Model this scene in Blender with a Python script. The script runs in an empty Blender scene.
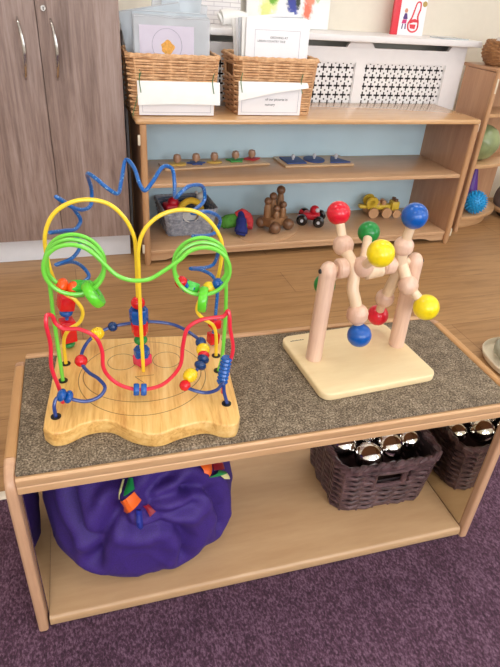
import bpy, bmesh, math, random
from mathutils import Vector, Matrix, noise
random.seed(7)
PI = math.pi
scene = bpy.context.scene
COL = scene.collection
view = scene.view_settings
view.view_transform = 'Standard'; view.look = 'None'; view.gamma = 1.0; view.use_curve_mapping = False
view.exposure = -0.10

# ------------------------------------------------------------------ colours / materials
def lin(c):
    return tuple((v/255/12.92) if v/255 <= .04045 else ((v/255+.055)/1.055)**2.4 for v in c) + (1.0,)

class NT:
    """tiny node-tree helper"""
    def __init__(s, name):
        s.m = bpy.data.materials.new(name); s.m.use_nodes = True
        s.t = s.m.node_tree; s.b = s.t.nodes['Principled BSDF']
    def n(s, typ, **kw):
        o = s.t.nodes.new(typ)
        for k, v in kw.items():
            if k in o.inputs: o.inputs[k].default_value = v
            else: setattr(o, k, v)
        return o
    def l(s, a, b): s.t.links.new(a, b)
    def coord(s, scale=(1,1,1), rot=(0,0,0), loc=(0,0,0)):
        tc = s.n('ShaderNodeTexCoord'); mp = s.n('ShaderNodeMapping')
        mp.inputs['Scale'].default_value = scale; mp.inputs['Rotation'].default_value = rot; mp.inputs['Location'].default_value = loc
        s.l(tc.outputs['Object'], mp.inputs['Vector']); return mp.outputs['Vector']
    def ramp(s, fac, stops):
        r = s.n('ShaderNodeValToRGB'); e = r.color_ramp.elements
        while len(e) < len(stops): e.new(.5)
        for i, (p, c) in enumerate(stops): e[i].position = p; e[i].color = c
        s.l(fac, r.inputs['Fac']); return r.outputs['Color']
    def mix(s, fac, a, b, mode='MIX'):
        x = s.n('ShaderNodeMix', data_type='RGBA', blend_type=mode)
        for val, idx in ((fac, 0), (a, 6), (b, 7)):
            if isinstance(val, bpy.types.NodeSocket): s.l(val, x.inputs[idx])
            else: x.inputs[idx].default_value = val
        return x.outputs[2]
    def math(s, op, a, b=0.0, c=0.0):
        x = s.n('ShaderNodeMath', operation=op)
        for i, v in enumerate((a, b, c)):
            if isinstance(v, (int, float)): x.inputs[i].default_value = v
            else: s.l(v, x.inputs[i])
        return x.outputs[0]
    def bump(s, h, strength=.3, dist=.001):
        b = s.n('ShaderNodeBump'); b.inputs['Strength'].default_value = strength; b.inputs['Distance'].default_value = dist
        s.l(h, b.inputs['Height']); s.l(b.outputs['Normal'], s.b.inputs['Normal'])
    def set(s, **kw):
        for k, v in kw.items(): s.b.inputs[k].default_value = v
        return s

def plain(name, c, rough=.5, var=.06, scale=30, coat=0.0, metal=0.0, bump=0.0, spec=.5, trans=0.0, sheen=0.0):
    t = NT(name); v = t.coord()
    nz = t.n('ShaderNodeTexNoise', Scale=scale, Detail=3.0); t.l(v, nz.inputs['Vector'])
    c0 = lin(c); d = tuple(max(0, x*(1-var)) for x in c0[:3])+(1,); u = tuple(min(1, x*(1+var)) for x in c0[:3])+(1,)
    t.l(t.ramp(nz.outputs['Fac'], [(.3, d), (.7, u)]), t.b.inputs['Base Color'])
    t.set(**{'Roughness': rough, 'Coat Weight': coat, 'Metallic': metal, 'Specular IOR Level': spec, 'Transmission Weight': trans, 'Sheen Weight': sheen})
    t.b.inputs['Coat Roughness'].default_value = .08
    if bump: t.bump(nz.outputs['Fac'], bump, .002)
    return t.m

def wood(name, light, dark, axis='x', rough=.4, coat=.15, freq=14, streak=.5, knots=False):
    t = NT(name)
    st = {'x': (1, freq, freq), 'y': (freq, 1, freq), 'z': (freq, freq, 1)}[axis]
    v = t.coord(scale=st)
    n1 = t.n('ShaderNodeTexNoise', Scale=2.2, Detail=5.0, Roughness=.6, Distortion=.6); t.l(v, n1.inputs['Vector'])
    n2 = t.n('ShaderNodeTexNoise', Scale=9.0, Detail=3.0, Roughness=.7); t.l(v, n2.inputs['Vector'])
    v3 = t.coord()
    n3 = t.n('ShaderNodeTexNoise', Scale=3.0, Detail=1.0); t.l(v3, n3.inputs['Vector'])
    f = t.math('ADD', t.math('MULTIPLY', n1.outputs['Fac'], streak), t.math('MULTIPLY', n2.outputs['Fac'], .35))
    f = t.math('ADD', f, t.math('MULTIPLY', n3.outputs['Fac'], .25))
    t.l(t.ramp(f, [(.38, lin(dark)), (.72, lin(light))]), t.b.inputs['Base Color'])
    t.set(**{'Roughness': rough, 'Coat Weight': coat}); t.b.inputs['Coat Roughness'].default_value = .15
    t.bump(n2.outputs['Fac'], .08, .001)
    return t.m

M = {}
M['bench_wood'] = wood('bench_beech', (214,172,128), (188,142,100), 'x')
M['bench_leg'] = wood('bench_beech_upright', (208,165,130), (182,138,106), 'z')
M['bench_rail'] = wood('bench_beech_depth', (206,160,108), (180,132,84), 'y')
M['bench_floor'] = wood('bench_maple_board', (198,162,122), (178,140,101), 'x', rough=.35, freq=6)
M['shelf_top'] = wood('shelf_maple_top', (222,180,132), (202,156,108), 'x', rough=.18, coat=.4, freq=10)
M['shelf_wood'] = wood('shelf_maple', (210,172,134), (188,146,108), 'x', rough=.4, freq=8)
M['shelf_side'] = wood('shelf_maple_side', (192,150,118), (166,122,92), 'z', rough=.4, freq=8)
M['shelf_post'] = wood('shelf_maple_post', (208,164,122), (184,138,98), 'z', rough=.35)
M['unit_wood'] = wood('corner_unit_wood', (202,158,122), (176,130,96), 'z', rough=.4)
M['unit_shelf'] = wood('corner_unit_shelf', (214,174,130), (190,146,104), 'x', rough=.35)
M['maze_wood'] = wood('maze_pine', (226,176,110), (196,138,74), 'y', rough=.3, coat=.35, freq=16)
M['twist_board'] = wood('twist_birch', (238,216,172), (224,196,148), 'x', rough=.4, freq=5)
M['twist_wood'] = wood('twist_beech', (236,202,178), (200,154,130), 'z', rough=.35, freq=12)
M['twist_pale'] = wood('twist_maple', (238,212,180), (222,188,154), 'z', rough=.35, freq=12)
M['puzzle_wood'] = wood('puzzle_board_wood', (216,184,144), (196,160,120), 'x')
M['toy_wood'] = wood('old_toy_wood', (168,124,84), (120,82,52), 'z', rough=.4)
M['toy_wood_dark'] = wood('old_toy_wood_dark', (140,102,74), (98,68,48), 'z', rough=.35)
M['chrome'] = plain('polished_chrome', (235,232,228), .03, .01, metal=1.0)
M['steel'] = plain('brushed_steel_handle', (200,196,192), .18, .03, metal=1.0)
M['mirror'] = plain('acrylic_mirror', (222,216,200), .02, .01, metal=1.0)
def col(n, c, **k): M[n] = plain(n+'_paint', c, **k)
for n, c in (('red',(214,18,30)),('blue',(2,82,164)),('navy',(12,52,104)),('yellow',(244,204,28)),('green',(28,138,62)),
             ('orange',(244,84,22)),('pink',(226,50,96)),('lime',(98,206,46)),('lime2',(66,188,60))):
    col(n, c, rough=.22, var=.08, coat=.35, spec=.4, scale=60)
col('wire_yellow', (250,210,50), rough=.3, coat=.4, var=.03)
col('wire_green', (118,214,70), rough=.3, coat=.4, var=.03)
col('wire_red', (226,40,62), rough=.3, coat=.4, var=.03)
col('wire_navy', (22,56,128), rough=.3, coat=.4, var=.05)
col('hole_black', (22,20,20), rough=.4)
col('ball_red', (212,20,44), rough=.3, coat=.45, spec=.35, var=.12, scale=90)
col('ball_blue', (2,84,170), rough=.3, coat=.45, spec=.35, var=.12, scale=90)
col('ball_yellow', (240,212,20), rough=.3, coat=.45, spec=.35, var=.1, scale=90)
col('ball_green', (14,134,56), rough=.3, coat=.45, spec=.35, var=.12, scale=90)
col('white_paint', (238,236,236), rough=.45, var=.015)
col('plinth_white', (232,234,240), rough=.5, var=.02)
col('paper', (244,243,246), rough=.6, var=.01)
col('drawing_paper', (214,206,222), rough=.6, var=.02)
col('orange_crayon', (232,170,84), rough=.8, var=.2, scale=120)
col('paper_cream', (248,247,244), rough=.6, var=.02)
col('wall_paint', (232,224,208), rough=.8, var=.015)
col('ceiling_paint', (240,238,232), rough=.9, var=.01)
col('back_blue', (200,228,240), rough=.5, var=.03, scale=6)
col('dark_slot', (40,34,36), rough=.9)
col('dark_edge', (70,58,54), rough=.8)
col('tyre_black', (24,22,24), rough=.25, coat=.4)
col('toy_red', (206,32,50), rough=.35)
col('toy_yellow', (222,190,64), rough=.4)
col('puzzle_blue', (54,78,136), rough=.5)
col('puzzle_yellow', (208,172,80), rough=.5)
col('puzzle_green', (62,158,74), rough=.5)
col('puzzle_red', (192,52,60), rough=.5)
col('knob_brown', (176,136,108), rough=.3, coat=.4)
col('knob_white', (206,206,212), rough=.3, coat=.3)
col('purple_plastic', (92,44,150), rough=.4)
col('spiky_blue', (34,156,218), rough=.35)
col('jade', (142,156,110), rough=.3, coat=.3, var=.25, scale=18)
col('taupe', (120,106,104), rough=.8, var=.08)
col('fabric_green', (84,150,56), rough=.9, var=.2, bump=.3, scale=80)
col('fabric_navy', (34,44,116), rough=.9, var=.15, bump=.3, scale=80)
col('fabric_red', (200,60,66), rough=.9, var=.15, bump=.3, scale=80)
col('fabric_white', (210,206,202), rough=.9, var=.1, bump=.3, scale=80)
col('fabric_yellow', (236,190,52), rough=.8, var=.1, bump=.2, scale=60)
col('tie_green', (70,118,74), rough=.6)
col('bracket_cream', (226,214,190), rough=.4)
col('book_red', (222,52,66), rough=.4)
col('ink', (60,58,70), rough=.7)
col('ink_pale', (150,148,166), rough=.7)
col('fig_purple', (84,50,120), rough=.6)
col('fig_pink', (206,60,120), rough=.6)
col('fig_skin', (216,150,120), rough=.6)
col('gold', (190,160,84), rough=.4)
col('strip_pale', (226,214,196), rough=.5)
col('tray_cream', (232,220,196), rough=.4)
col('tray_pad', (178,176,156), rough=.85, var=.1, bump=.3)
for n, c in (('rib_orange',(244,104,30)),('rib_green',(24,142,74)),('rib_cream',(206,200,140)),('rib_red',(140,14,34)),('rib_navy',(30,44,140))):
    col(n, c, rough=.5, var=.08)

# purple cloth
t = NT('purple_cloth'); v = t.coord()
nz = t.n('ShaderNodeTexNoise', Scale=500.0, Detail=2.0); t.l(v, nz.inputs['Vector'])
t.l(t.ramp(nz.outputs['Fac'], [(.3, lin((48,24,100))), (.7, lin((64,34,126)))]), t.b.inputs['Base Color'])
t.set(Roughness=.7); t.bump(nz.outputs['Fac'], .12, .0006); M['purple_cloth'] = t.m

# grey-brown cord carpet set in the bench top
t = NT('bench_carpet'); v = t.coord()
nz = t.n('ShaderNodeTexNoise', Scale=330.0, Detail=3.0, Roughness=.7); t.l(v, nz.inputs['Vector'])
n2 = t.n('ShaderNodeTexNoise', Scale=60.0, Detail=2.0); t.l(v, n2.inputs['Vector'])
f = t.math('ADD', t.math('MULTIPLY', nz.outputs['Fac'], .8), t.math('MULTIPLY', n2.outputs['Fac'], .2))
t.l(t.ramp(f, [(.36, lin((62,51,38))), (.5, lin((114,99,80))), (.64, lin((174,158,136)))]), t.b.inputs['Base Color'])
t.set(Roughness=.95); t.bump(nz.outputs['Fac'], .8, .002); M['bench_carpet'] = t.m

# purple mottled floor carpet
t = NT('purple_carpet'); v = t.coord(scale=(1, .55, 1), rot=(0,0,.5))
nz = t.n('ShaderNodeTexNoise', Scale=300.0, Detail=3.0, Roughness=.65, Distortion=.4); t.l(v, nz.inputs['Vector'])
n2 = t.n('ShaderNodeTexNoise', Scale=24.0, Detail=2.0); t.l(v, n2.inputs['Vector'])
f = t.math('ADD', t.math('MULTIPLY', nz.outputs['Fac'], .85), t.math('MULTIPLY', n2.outputs['Fac'], .15))
t.l(t.ramp(f, [(.36, lin((48,26,40))), (.5, lin((80,50,70))), (.64, lin((122,92,112)))]), t.b.inputs['Base Color'])
t.set(Roughness=.95); t.bump(nz.outputs['Fac'], .8, .003); M['purple_carpet'] = t.m

# laminate floor, boards running along the wall
t = NT('laminate_floor'); v = t.coord(scale=(1,1,1))
br = t.n('ShaderNodeTexBrick', offset=.37); t.l(v, br.inputs['Vector'])
br.inputs['Scale'].default_value = 1.0; br.inputs['Brick Width'].default_value = 1.25; br.inputs['Row Height'].default_value = .17
br.inputs['Mortar Size'].default_value = .0012; br.inputs['Mortar Smooth'].default_value = .1
br.inputs['Color1'].default_value = lin((182,141,96)); br.inputs['Color2'].default_value = lin((172,131,87)); br.inputs['Mortar'].default_value = lin((132,92,60))
vg = t.coord(scale=(1.2, 16, 1))
g = t.n('ShaderNodeTexNoise', Scale=3.0, Detail=6.0, Roughness=.65, Distortion=.8); t.l(vg, g.inputs['Vector'])
gc = t.ramp(g.outputs['Fac'], [(.3, (.66,.60,.54,1)), (.55, (1,1,1,1)), (.75, (1.0,.97,.93,1))])
t.l(t.mix(1.0, br.outputs['Color'], gc, 'MULTIPLY'), t.b.inputs['Base Color'])
t.set(Roughness=.38); t.bump(g.outputs['Fac'], .05, .001); M['laminate'] = t.m

# grey-brown vertical grain of the cupboard
t = NT('cupboard_laminate'); v = t.coord(scale=(14, 14, 1))
n1 = t.n('ShaderNodeTexNoise', Scale=1.6, Detail=6.0, Roughness=.65, Distortion=1.2); t.l(v, n1.inputs['Vector'])
n2 = t.n('ShaderNodeTexNoise', Scale=8.0, Detail=4.0, Roughness=.7); t.l(v, n2.inputs['Vector'])
f = t.math('ADD', t.math('MULTIPLY', n1.outputs['Fac'], .62), t.math('MULTIPLY', n2.outputs['Fac'], .38))
t.l(t.ramp(f, [(.34, lin((112,92,84))), (.5, lin((150,128,119))), (.66, lin((176,156,148)))]), t.b.inputs['Base Color'])
t.set(Roughness=.5); t.bump(n2.outputs['Fac'], .06, .001); M['cupboard'] = t.m

def wick(name, a, b, rough=.55):
    t = NT(name); v = t.coord()
    nz = t.n('ShaderNodeTexNoise', Scale=45.0, Detail=4.0, Roughness=.7); t.l(v, nz.inputs['Vector'])
    t.l(t.ramp(nz.outputs['Fac'], [(.33, lin(b)), (.66, lin(a))]), t.b.inputs['Base Color'])
    t.set(Roughness=rough); M[name] = t.m
wick('wicker_tan', (236,192,146), (204,152,106))
wick('wicker_dark', (108,80,82), (56,38,40), .35)
wick('wicker_grey', (176,178,186), (118,122,134), .8)
wick('wicker_brown', (176,126,80), (128,86,50))
M['liner_dark'] = plain('liner_dark', (52,40,42), .7)
M['liner_blue'] = plain('liner_blue_grey', (104,118,140), .8)
M['liner_tan'] = plain('liner_tan', (150,100,62), .7)

# speckled blue wire
t = NT('speckled_blue_wire'); v = t.coord()
vo = t.n('ShaderNodeTexVoronoi', Scale=190.0); t.l(v, vo.inputs['Vector'])
t.l(t.ramp(vo.outputs['Distance'], [(.16, lin((110,165,205))), (.26, lin((0,90,166)))]), t.b.inputs['Base Color'])
t.set(Roughness=.3); t.b.inputs['Coat Weight'].default_value = .4; M['wire_blue'] = t.m

# clear plastic wallets: milky, partly see-through
def plastic(name, c, alpha):
    t = NT(name); v = t.coord()
    nz = t.n('ShaderNodeTexNoise', Scale=14.0, Detail=2.0); t.l(v, nz.inputs['Vector'])
    c0 = lin(c)
    t.l(t.ramp(nz.outputs['Fac'], [(.3, tuple(x*.94 for x in c0[:3])+(1,)), (.7, c0)]), t.b.inputs['Base Color'])
    t.set(Roughness=.16, Alpha=alpha); t.bump(nz.outputs['Fac'], .25, .004); M[name] = t.m
plastic('wallet_clear', (222,226,232), .5)
plastic('wallet_blue', (208,218,226), .72)

# children's splatter painting (object space, canvas in the xz plane)
t = NT('splatter_painting')
tc = t.n('ShaderNodeTexCoord'); sx = t.n('ShaderNodeSeparateXYZ'); t.l(tc.outputs['Object'], sx.inputs[0])
nz = t.n('ShaderNodeTexNoise', Scale=42.0, Detail=4.0, Roughness=.75); t.l(tc.outputs['Object'], nz.inputs['Vector'])
cur = lin((248,247,244))
for (x, z, rx, rz, c) in ((-.085,.10,.035,.07,(240,242,170)),(-.105,.06,.03,.05,(234,238,150)),(-.075,.11,.022,.03,(120,186,60)),(.02,.05,.024,.045,(96,110,184)),(.005,.10,.018,.03,(96,110,120)),(.015,.085,.028,.03,(66,76,160)),(.085,.07,.022,.05,(242,130,104)),(.10,.11,.02,.03,(242,150,124)),(.13,.13,.014,.03,(150,196,90)),(.04,.10,.012,.03,(60,70,60))):
    dx = t.math('DIVIDE', t.math('SUBTRACT', sx.outputs[0], x), rx); dz = t.math('DIVIDE', t.math('SUBTRACT', sx.outputs[2], z), rz)
    d = t.math('SQRT', t.math('ADD', t.math('MULTIPLY', dx, dx), t.math('MULTIPLY', dz, dz)))
    d = t.math('ADD', d, t.math('MULTIPLY', t.math('SUBTRACT', nz.outputs['Fac'], .5), 2.0))
    k = t.math('SUBTRACT', 1.0, t.math('MINIMUM', 1.0, t.math('MAXIMUM', 0.0, t.math('DIVIDE', t.math('SUBTRACT', d, .55), .6))))
    cur = t.mix(k, cur, lin(c))
t.l(cur, t.b.inputs['Base Color']); t.set(Roughness=.6); M['painting'] = t.m

# sheet with faint rows of print
t = NT('printed_sheet'); v = t.coord()
br = t.n('ShaderNodeTexBrick'); t.l(t.coord(rot=(PI/2,0,0)), br.inputs['Vector'])
br.inputs['Scale'].default_value = 1.0; br.inputs['Brick Width'].default_value = .07; br.inputs['Row Height'].default_value = .016; br.inputs['Mortar Size'].default_value = .0016
br.inputs['Color1'].default_value = lin((238,234,232)); br.inputs['Color2'].default_value = lin((232,228,228)); br.inputs['Mortar'].default_value = lin((204,198,200))
t.l(br.outputs['Color'], t.b.inputs['Base Color']); t.set(Roughness=.7); M['printed_sheet'] = t.m

# maze top: pine with a face burnt into it as thin lines
def maze_top():
    t = NT('maze_pine_face')
    v = t.coord(scale=(18, 1.4, 18))
    n1 = t.n('ShaderNodeTexNoise', Scale=2.4, Detail=5.0, Roughness=.6, Distortion=.7); t.l(v, n1.inputs['Vector'])
    n2 = t.n('ShaderNodeTexNoise', Scale=11.0, Detail=3.0, Roughness=.7); t.l(v, n2.inputs['Vector'])
    f = t.math('ADD', t.math('MULTIPLY', n1.outputs['Fac'], .65), t.math('MULTIPLY', n2.outputs['Fac'], .35))
    wcol = t.ramp(f, [(.36, lin((198,140,70))), (.5, lin((230,182,106))), (.66, lin((242,204,136)))])
    tc = t.n('ShaderNodeTexCoord'); sx = t.n('ShaderNodeSeparateXYZ'); t.l(tc.outputs['Object'], sx.inputs[0])
    X, Y, Z = sx.outputs
    def ring(cx, cy, rx, ry, w=.0007):
        dx = t.math('DIVIDE', t.math('SUBTRACT', X, cx), rx); dy = t.math('DIVIDE', t.math('SUBTRACT', Y, cy), ry)
        d = t.math('SQRT', t.math('ADD', t.math('MULTIPLY', dx, dx), t.math('MULTIPLY', dy, dy)))
        return t.math('LESS_THAN', t.math('ABSOLUTE', t.math('MULTIPLY', t.math('SUBTRACT', d, 1.0), min(rx, ry))), w)
    def seg(x0, y0, x1, y1, w=.0007):
        dx, dy = x1-x0, y1-y0; L = math.hypot(dx, dy)
        u = t.math('ADD', t.math('MULTIPLY', t.math('SUBTRACT', X, x0), dx/L), t.math('MULTIPLY', t.math('SUBTRACT', Y, y0), dy/L))
        p = t.math('ADD', t.math('MULTIPLY', t.math('SUBTRACT', X, x0), -dy/L), t.math('MULTIPLY', t.math('SUBTRACT', Y, y0), dx/L))
        inside = t.math('MULTIPLY', t.math('GREATER_THAN', u, 0.0), t.math('LESS_THAN', u, L))
        return t.math('MULTIPLY', inside, t.math('LESS_THAN', t.math('ABSOLUTE', p), w))
    fac = None
    smile = t.math('MULTIPLY', ring(0, .006, .098, .076), t.math('LESS_THAN', Y, .02))
    for k in (ring(0, 0, .105, .103), smile, ring(-.0357,.0429,.024,.024), ring(.0412,.0425,.024,.024), seg(-.0136,-.0028,.018,-.0001), seg(-.0136,-.0028,.0009,-.0208)):
        fac = k if fac is None else t.math('MAXIMUM', fac, k)
    top = t.math('GREATER_THAN', Z, -.0025)
    fac = t.math('MULTIPLY', t.math('MULTIPLY', fac, top), .75)
    t.l(t.mix(fac, wcol, lin((92,56,26))), t.b.inputs['Base Color'])
    t.set(Roughness=.32); t.b.inputs['Coat Weight'].default_value = .3; return t.m
M['maze_top'] = maze_top()

# ------------------------------------------------------------------ mesh helpers
class G:
    def __init__(s): s.bm = bmesh.new()
    def _merge(s, b2, Mx=None):
        me = bpy.data.meshes.new('t'); b2.to_mesh(me); b2.free()
        if Mx is not None: me.transform(Mx)
        s.bm.from_mesh(me); bpy.data.meshes.remove(me)
    def box(s, lo, hi, bev=0.0, Mx=None, seg=2):
        b = bmesh.new(); bmesh.ops.create_cube(b, size=1)
        c = [(lo[i]+hi[i])/2 for i in range(3)]; d = [hi[i]-lo[i] for i in range(3)]
        for v in b.verts: v.co = Vector((c[0]+v.co.x*d[0], c[1]+v.co.y*d[1], c[2]+v.co.z*d[2]))
        if bev: bmesh.ops.bevel(b, geom=b.edges[:], offset=bev, segments=seg, affect='EDGES', profile=.5)
        s._merge(b, Mx); return s
    def prism(s, poly, z0, z1, bev=0.0, Mx=None, seg=2):
        b = bmesh.new(); n = len(poly)
        lo = [b.verts.new((p[0], p[1], z0)) for p in poly]; hi = [b.verts.new((p[0], p[1], z1)) for p in poly]
        b.faces.new(lo[::-1]); b.faces.new(hi)
        for i in range(n): b.faces.new((lo[i], lo[(i+1)%n], hi[(i+1)%n], hi[i]))
        bmesh.ops.recalc_face_normals(b, faces=b.faces[:])
        if bev:
            e = [x for x in b.edges if abs(x.verts[0].co.z-x.verts[1].co.z) < 1e-7]
            bmesh.ops.bevel(b, geom=e, offset=bev, segments=seg, affect='EDGES', profile=.5)
        s._merge(b, Mx); return s
    def sphere(s, c, r, scale=(1,1,1), u=24, v=14, Mx=None):
        b = bmesh.new(); bmesh.ops.create_uvsphere(b, u_segments=u, v_segments=v, radius=r)
        for w in b.verts: w.co = Vector((w.co.x*scale[0], w.co.y*scale[1], w.co.z*scale[2]))
        T = Matrix.Translation(Vector(c))
        s._merge(b, T @ Mx if Mx is not None else T); return s
    def lathe(s, prof, c=(0,0,0), d=(0,0,1), seg=24):
        """profile of (radius, height) turned about direction d through c"""
        b = bmesh.new(); rings = []
        for r, h in prof:
            if r < 1e-6: rings.append([b.verts.new((0,0,h))])
            else: rings.append([b.verts.new((r*math.cos(2*PI*i/seg), r*math.sin(2*PI*i/seg), h)) for i in range(seg)])
        for A_, B_ in zip(rings, rings[1:]):
            for i in range(seg):
                j = (i+1) % seg
                if len(A_) == 1 and len(B_) == 1: continue
                if len(A_) == 1: b.faces.new((A_[0], B_[i], B_[j]))
                elif len(B_) == 1: b.faces.new((A_[i], A_[j], B_[0]))
                else: b.faces.new((A_[i], A_[j], B_[j], B_[i]))
        for R_ in (rings[0], rings[-1]):
            if len(R_) > 1: b.faces.new(R_)
        bmesh.ops.recalc_face_normals(b, faces=b.faces[:])
        q = Vector((0,0,1)).rotation_difference(Vector(d).normalized())
        s._merge(b, Matrix.Translation(Vector(c)) @ q.to_matrix().to_4x4()); return s
    def rod(s, p0, p1, r0, r1=None, seg=18, rnd=.2):
        p0 = Vector(p0); p1 = Vector(p1); L = (p1-p0).length; r1 = r0 if r1 is None else r1
        e = min(r0, r1)*rnd
        return s.lathe([(0,0),(r0-e,0),(r0,e),(r1,L-e),(r1-e,L),(0,L)], p0, p1-p0, seg)
    def tube(s, pts, r, seg=10, closed=False, sub=0, prof=None, cap=True):
        P = [Vector(p) for p in pts]
        if sub: P = smooth(P, sub, closed)
        n = len(P); b = bmesh.new(); rings = []
        T = []
        for i in range(n):
            a = P[(i-1) % n] if (closed or i > 0) else P[0]; c = P[(i+1) % n] if (closed or i < n-1) else P[-1]
            T.append((c-a).normalized())
        up = Vector((0,0,1)) if abs(T[0].z) < .9 else Vector((0,1,0))
        N = (up - T[0]*up.dot(T[0])).normalized(); frames = []
        for i in range(n):
            if i: N = (T[i-1].rotation_difference(T[i]) @ N); N = (N - T[i]*N.dot(T[i])).normalized()
            frames.append((N.copy(), T[i].cross(N)))
        tw = 0
        if closed:
            N2 = T[-1].rotation_difference(T[0]) @ frames[-1][0]
            tw = math.atan2(N2.dot(frames[0][1]), N2.dot(frames[0][0]))
        for i in range(n):
            rr = r[i*(len(r)-1)//max(1, n-1)] if isinstance(r, (list, tuple)) else r
            A_, B_ = frames[i]; off = -tw*i/n; ring = []
            for k in range(seg if prof is None else len(prof)):
                if prof is None: a = 2*PI*k/seg+off; x, y = rr*math.cos(a), rr*math.sin(a)
                else: x, y = prof[k]
                ring.append(b.verts.new(P[i]+A_*x+B_*y))
            rings.append(ring)
        m = len(rings[0])
        for i in range(n if closed else n-1):
            R0, R1 = rings[i], rings[(i+1) % n]
            for k in range(m): b.faces.new((R0[k], R0[(k+1)%m], R1[(k+1)%m], R1[k]))
        if not closed and cap: b.faces.new(rings[0][::-1]); b.faces.new(rings[-1])
        bmesh.ops.recalc_face_normals(b, faces=b.faces[:])
        s._merge(b); return s
    def build(s, name, mat, parent=None, ang=35, smooth=True):
        me = bpy.data.meshes.new(name); s.bm.to_mesh(me); s.bm.free()
        me.materials.append(M[mat] if isinstance(mat, str) else mat)
        if smooth:
            for p in me.polygons: p.use_smooth = True
            me.set_sharp_from_angle(angle=math.radians(ang))
        o = bpy.data.objects.new(name, me); COL.objects.link(o)
        if parent is not None: o.parent = parent
        return o

def smooth(P, sub, closed=False):
    out = []; n = len(P)
    for i in range(n if closed else n-1):
        p0 = P[(i-1) % n] if (closed or i > 0) else P[0]*2-P[1]
        p1 = P[i]; p2 = P[(i+1) % n]
        p3 = P[(i+2) % n] if (closed or i+2 < n) else P[-1]*2-P[-2]
        # centripetal Catmull-Rom
        t0 = 0; t1 = t0+max(1e-6,(p1-p0).length)**.5; t2 = t1+max(1e-6,(p2-p1).length)**.5; t3 = t2+max(1e-6,(p3-p2).length)**.5
        for k in range(sub):
            t = t1+(t2-t1)*k/sub
            a1 = p0*((t1-t)/(t1-t0))+p1*((t-t0)/(t1-t0)); a2 = p1*((t2-t)/(t2-t1))+p2*((t-t1)/(t2-t1)); a3 = p2*((t3-t)/(t3-t2))+p3*((t-t2)/(t3-t2))
            b1 = a1*((t2-t)/(t2-t0))+a2*((t-t0)/(t2-t0)); b2 = a2*((t3-t)/(t3-t1))+a3*((t-t1)/(t3-t1))
            out.append(b1*((t2-t)/(t2-t1))+b2*((t-t1)/(t2-t1)))
    if not closed: out.append(P[-1].copy())
    return out

def rrect(x0, y0, x1, y1, r, n=6):
    out = []
    for cx, cy, a0 in ((x1-r,y0+r,-PI/2),(x1-r,y1-r,0),(x0+r,y1-r,PI/2),(x0+r,y0+r,PI)):
        for i in range(n+1):
            a = a0+PI/2*i/n; out.append((cx+r*math.cos(a), cy+r*math.sin(a)))
    return out

def thing(name, label, cat, loc=(0,0,0), rotz=0.0, group=None):
    o = bpy.data.objects.new(name, None); COL.objects.link(o)
    o.empty_display_size = .05; o.location = loc; o.rotation_euler = (0,0,rotz)
    o['label'] = label; o['category'] = cat
    if group: o['group'] = group
    return o
def tag(o, label, cat, group=None):
    o['label'] = label; o['category'] = cat
    if group: o['group'] = group
    return o
def struct(o): o['kind'] = 'structure'; return o
def at(o, loc, rotz=0.0): o.location = loc; o.rotation_euler = (0,0,rotz); return o
def text_mesh(s, size, depth=.0002):
    cu = bpy.data.curves.new('t', 'FONT'); cu.body = s; cu.size = size; cu.extrude = depth; cu.align_x = 'LEFT'
    o = bpy.data.objects.new('t', cu); COL.objects.link(o)
    dg = bpy.context.evaluated_depsgraph_get(); me = bpy.data.meshes.new_from_object(o.evaluated_get(dg))
    bpy.data.objects.remove(o); bpy.data.curves.remove(cu); return me

def weave(g, outline_fn, z0, z1, rows, stakes, rr, amp, sub=2, skip=None):
    """horizontal willow strands passing in front of and behind upright stakes; outline_fn(z, s) -> (point, outward normal), s in 0..1"""
    for j in range(rows):
        z = z0+(z1-z0)*(j+.5)/rows; n = stakes*sub; run = []
        runs = []
        for i in range(n+1):
            s_ = (i % n)/n; p, nn = outline_fn(z, s_)
            off = amp*math.cos(PI*i/sub + PI*(j % 2))
            q = (p[0]+nn[0]*off, p[1]+nn[1]*off, z+random.uniform(-.12,.12)*rr)
            if skip and skip(q, s_): 
                if len(run) > 1: runs.append(run)
                run = []
            else: run.append(q)
        if len(run) == n+1: g.tube(run[:-1], rr, seg=6, closed=True)
        else:
            if len(run) > 1: runs.append(run)
            for r_ in runs: g.tube(r_, rr, seg=6)

def rect_outline(w0, d0, w1, d1, z0, z1, rc, cx=0, cy=0):
    """tapering rounded-rectangle basket outline; returns fn(z, s)"""
    def fn(z, s_):
        k = (z-z0)/(z1-z0); w = w0+(w1-w0)*k; d = d0+(d1-d0)*k
        P = rrect(cx-w/2, cy-d/2, cx+w/2, cy+d/2, rc, 5)
        L = [0]
        for a, b in zip(P, P[1:]+P[:1]): L.append(L[-1]+math.hypot(b[0]-a[0], b[1]-a[1]))
        t = s_*L[-1]
        for i in range(len(P)):
            if L[i+1] >= t or i == len(P)-1:
                a, b = P[i], P[(i+1) % len(P)]; u = (t-L[i])/max(1e-9, L[i+1]-L[i])
                p = (a[0]+(b[0]-a[0])*u, a[1]+(b[1]-a[1])*u); dx, dy = b[0]-a[0], b[1]-a[1]; l = math.hypot(dx, dy) or 1
                return p, (dy/l, -dx/l)
    return fn

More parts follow.
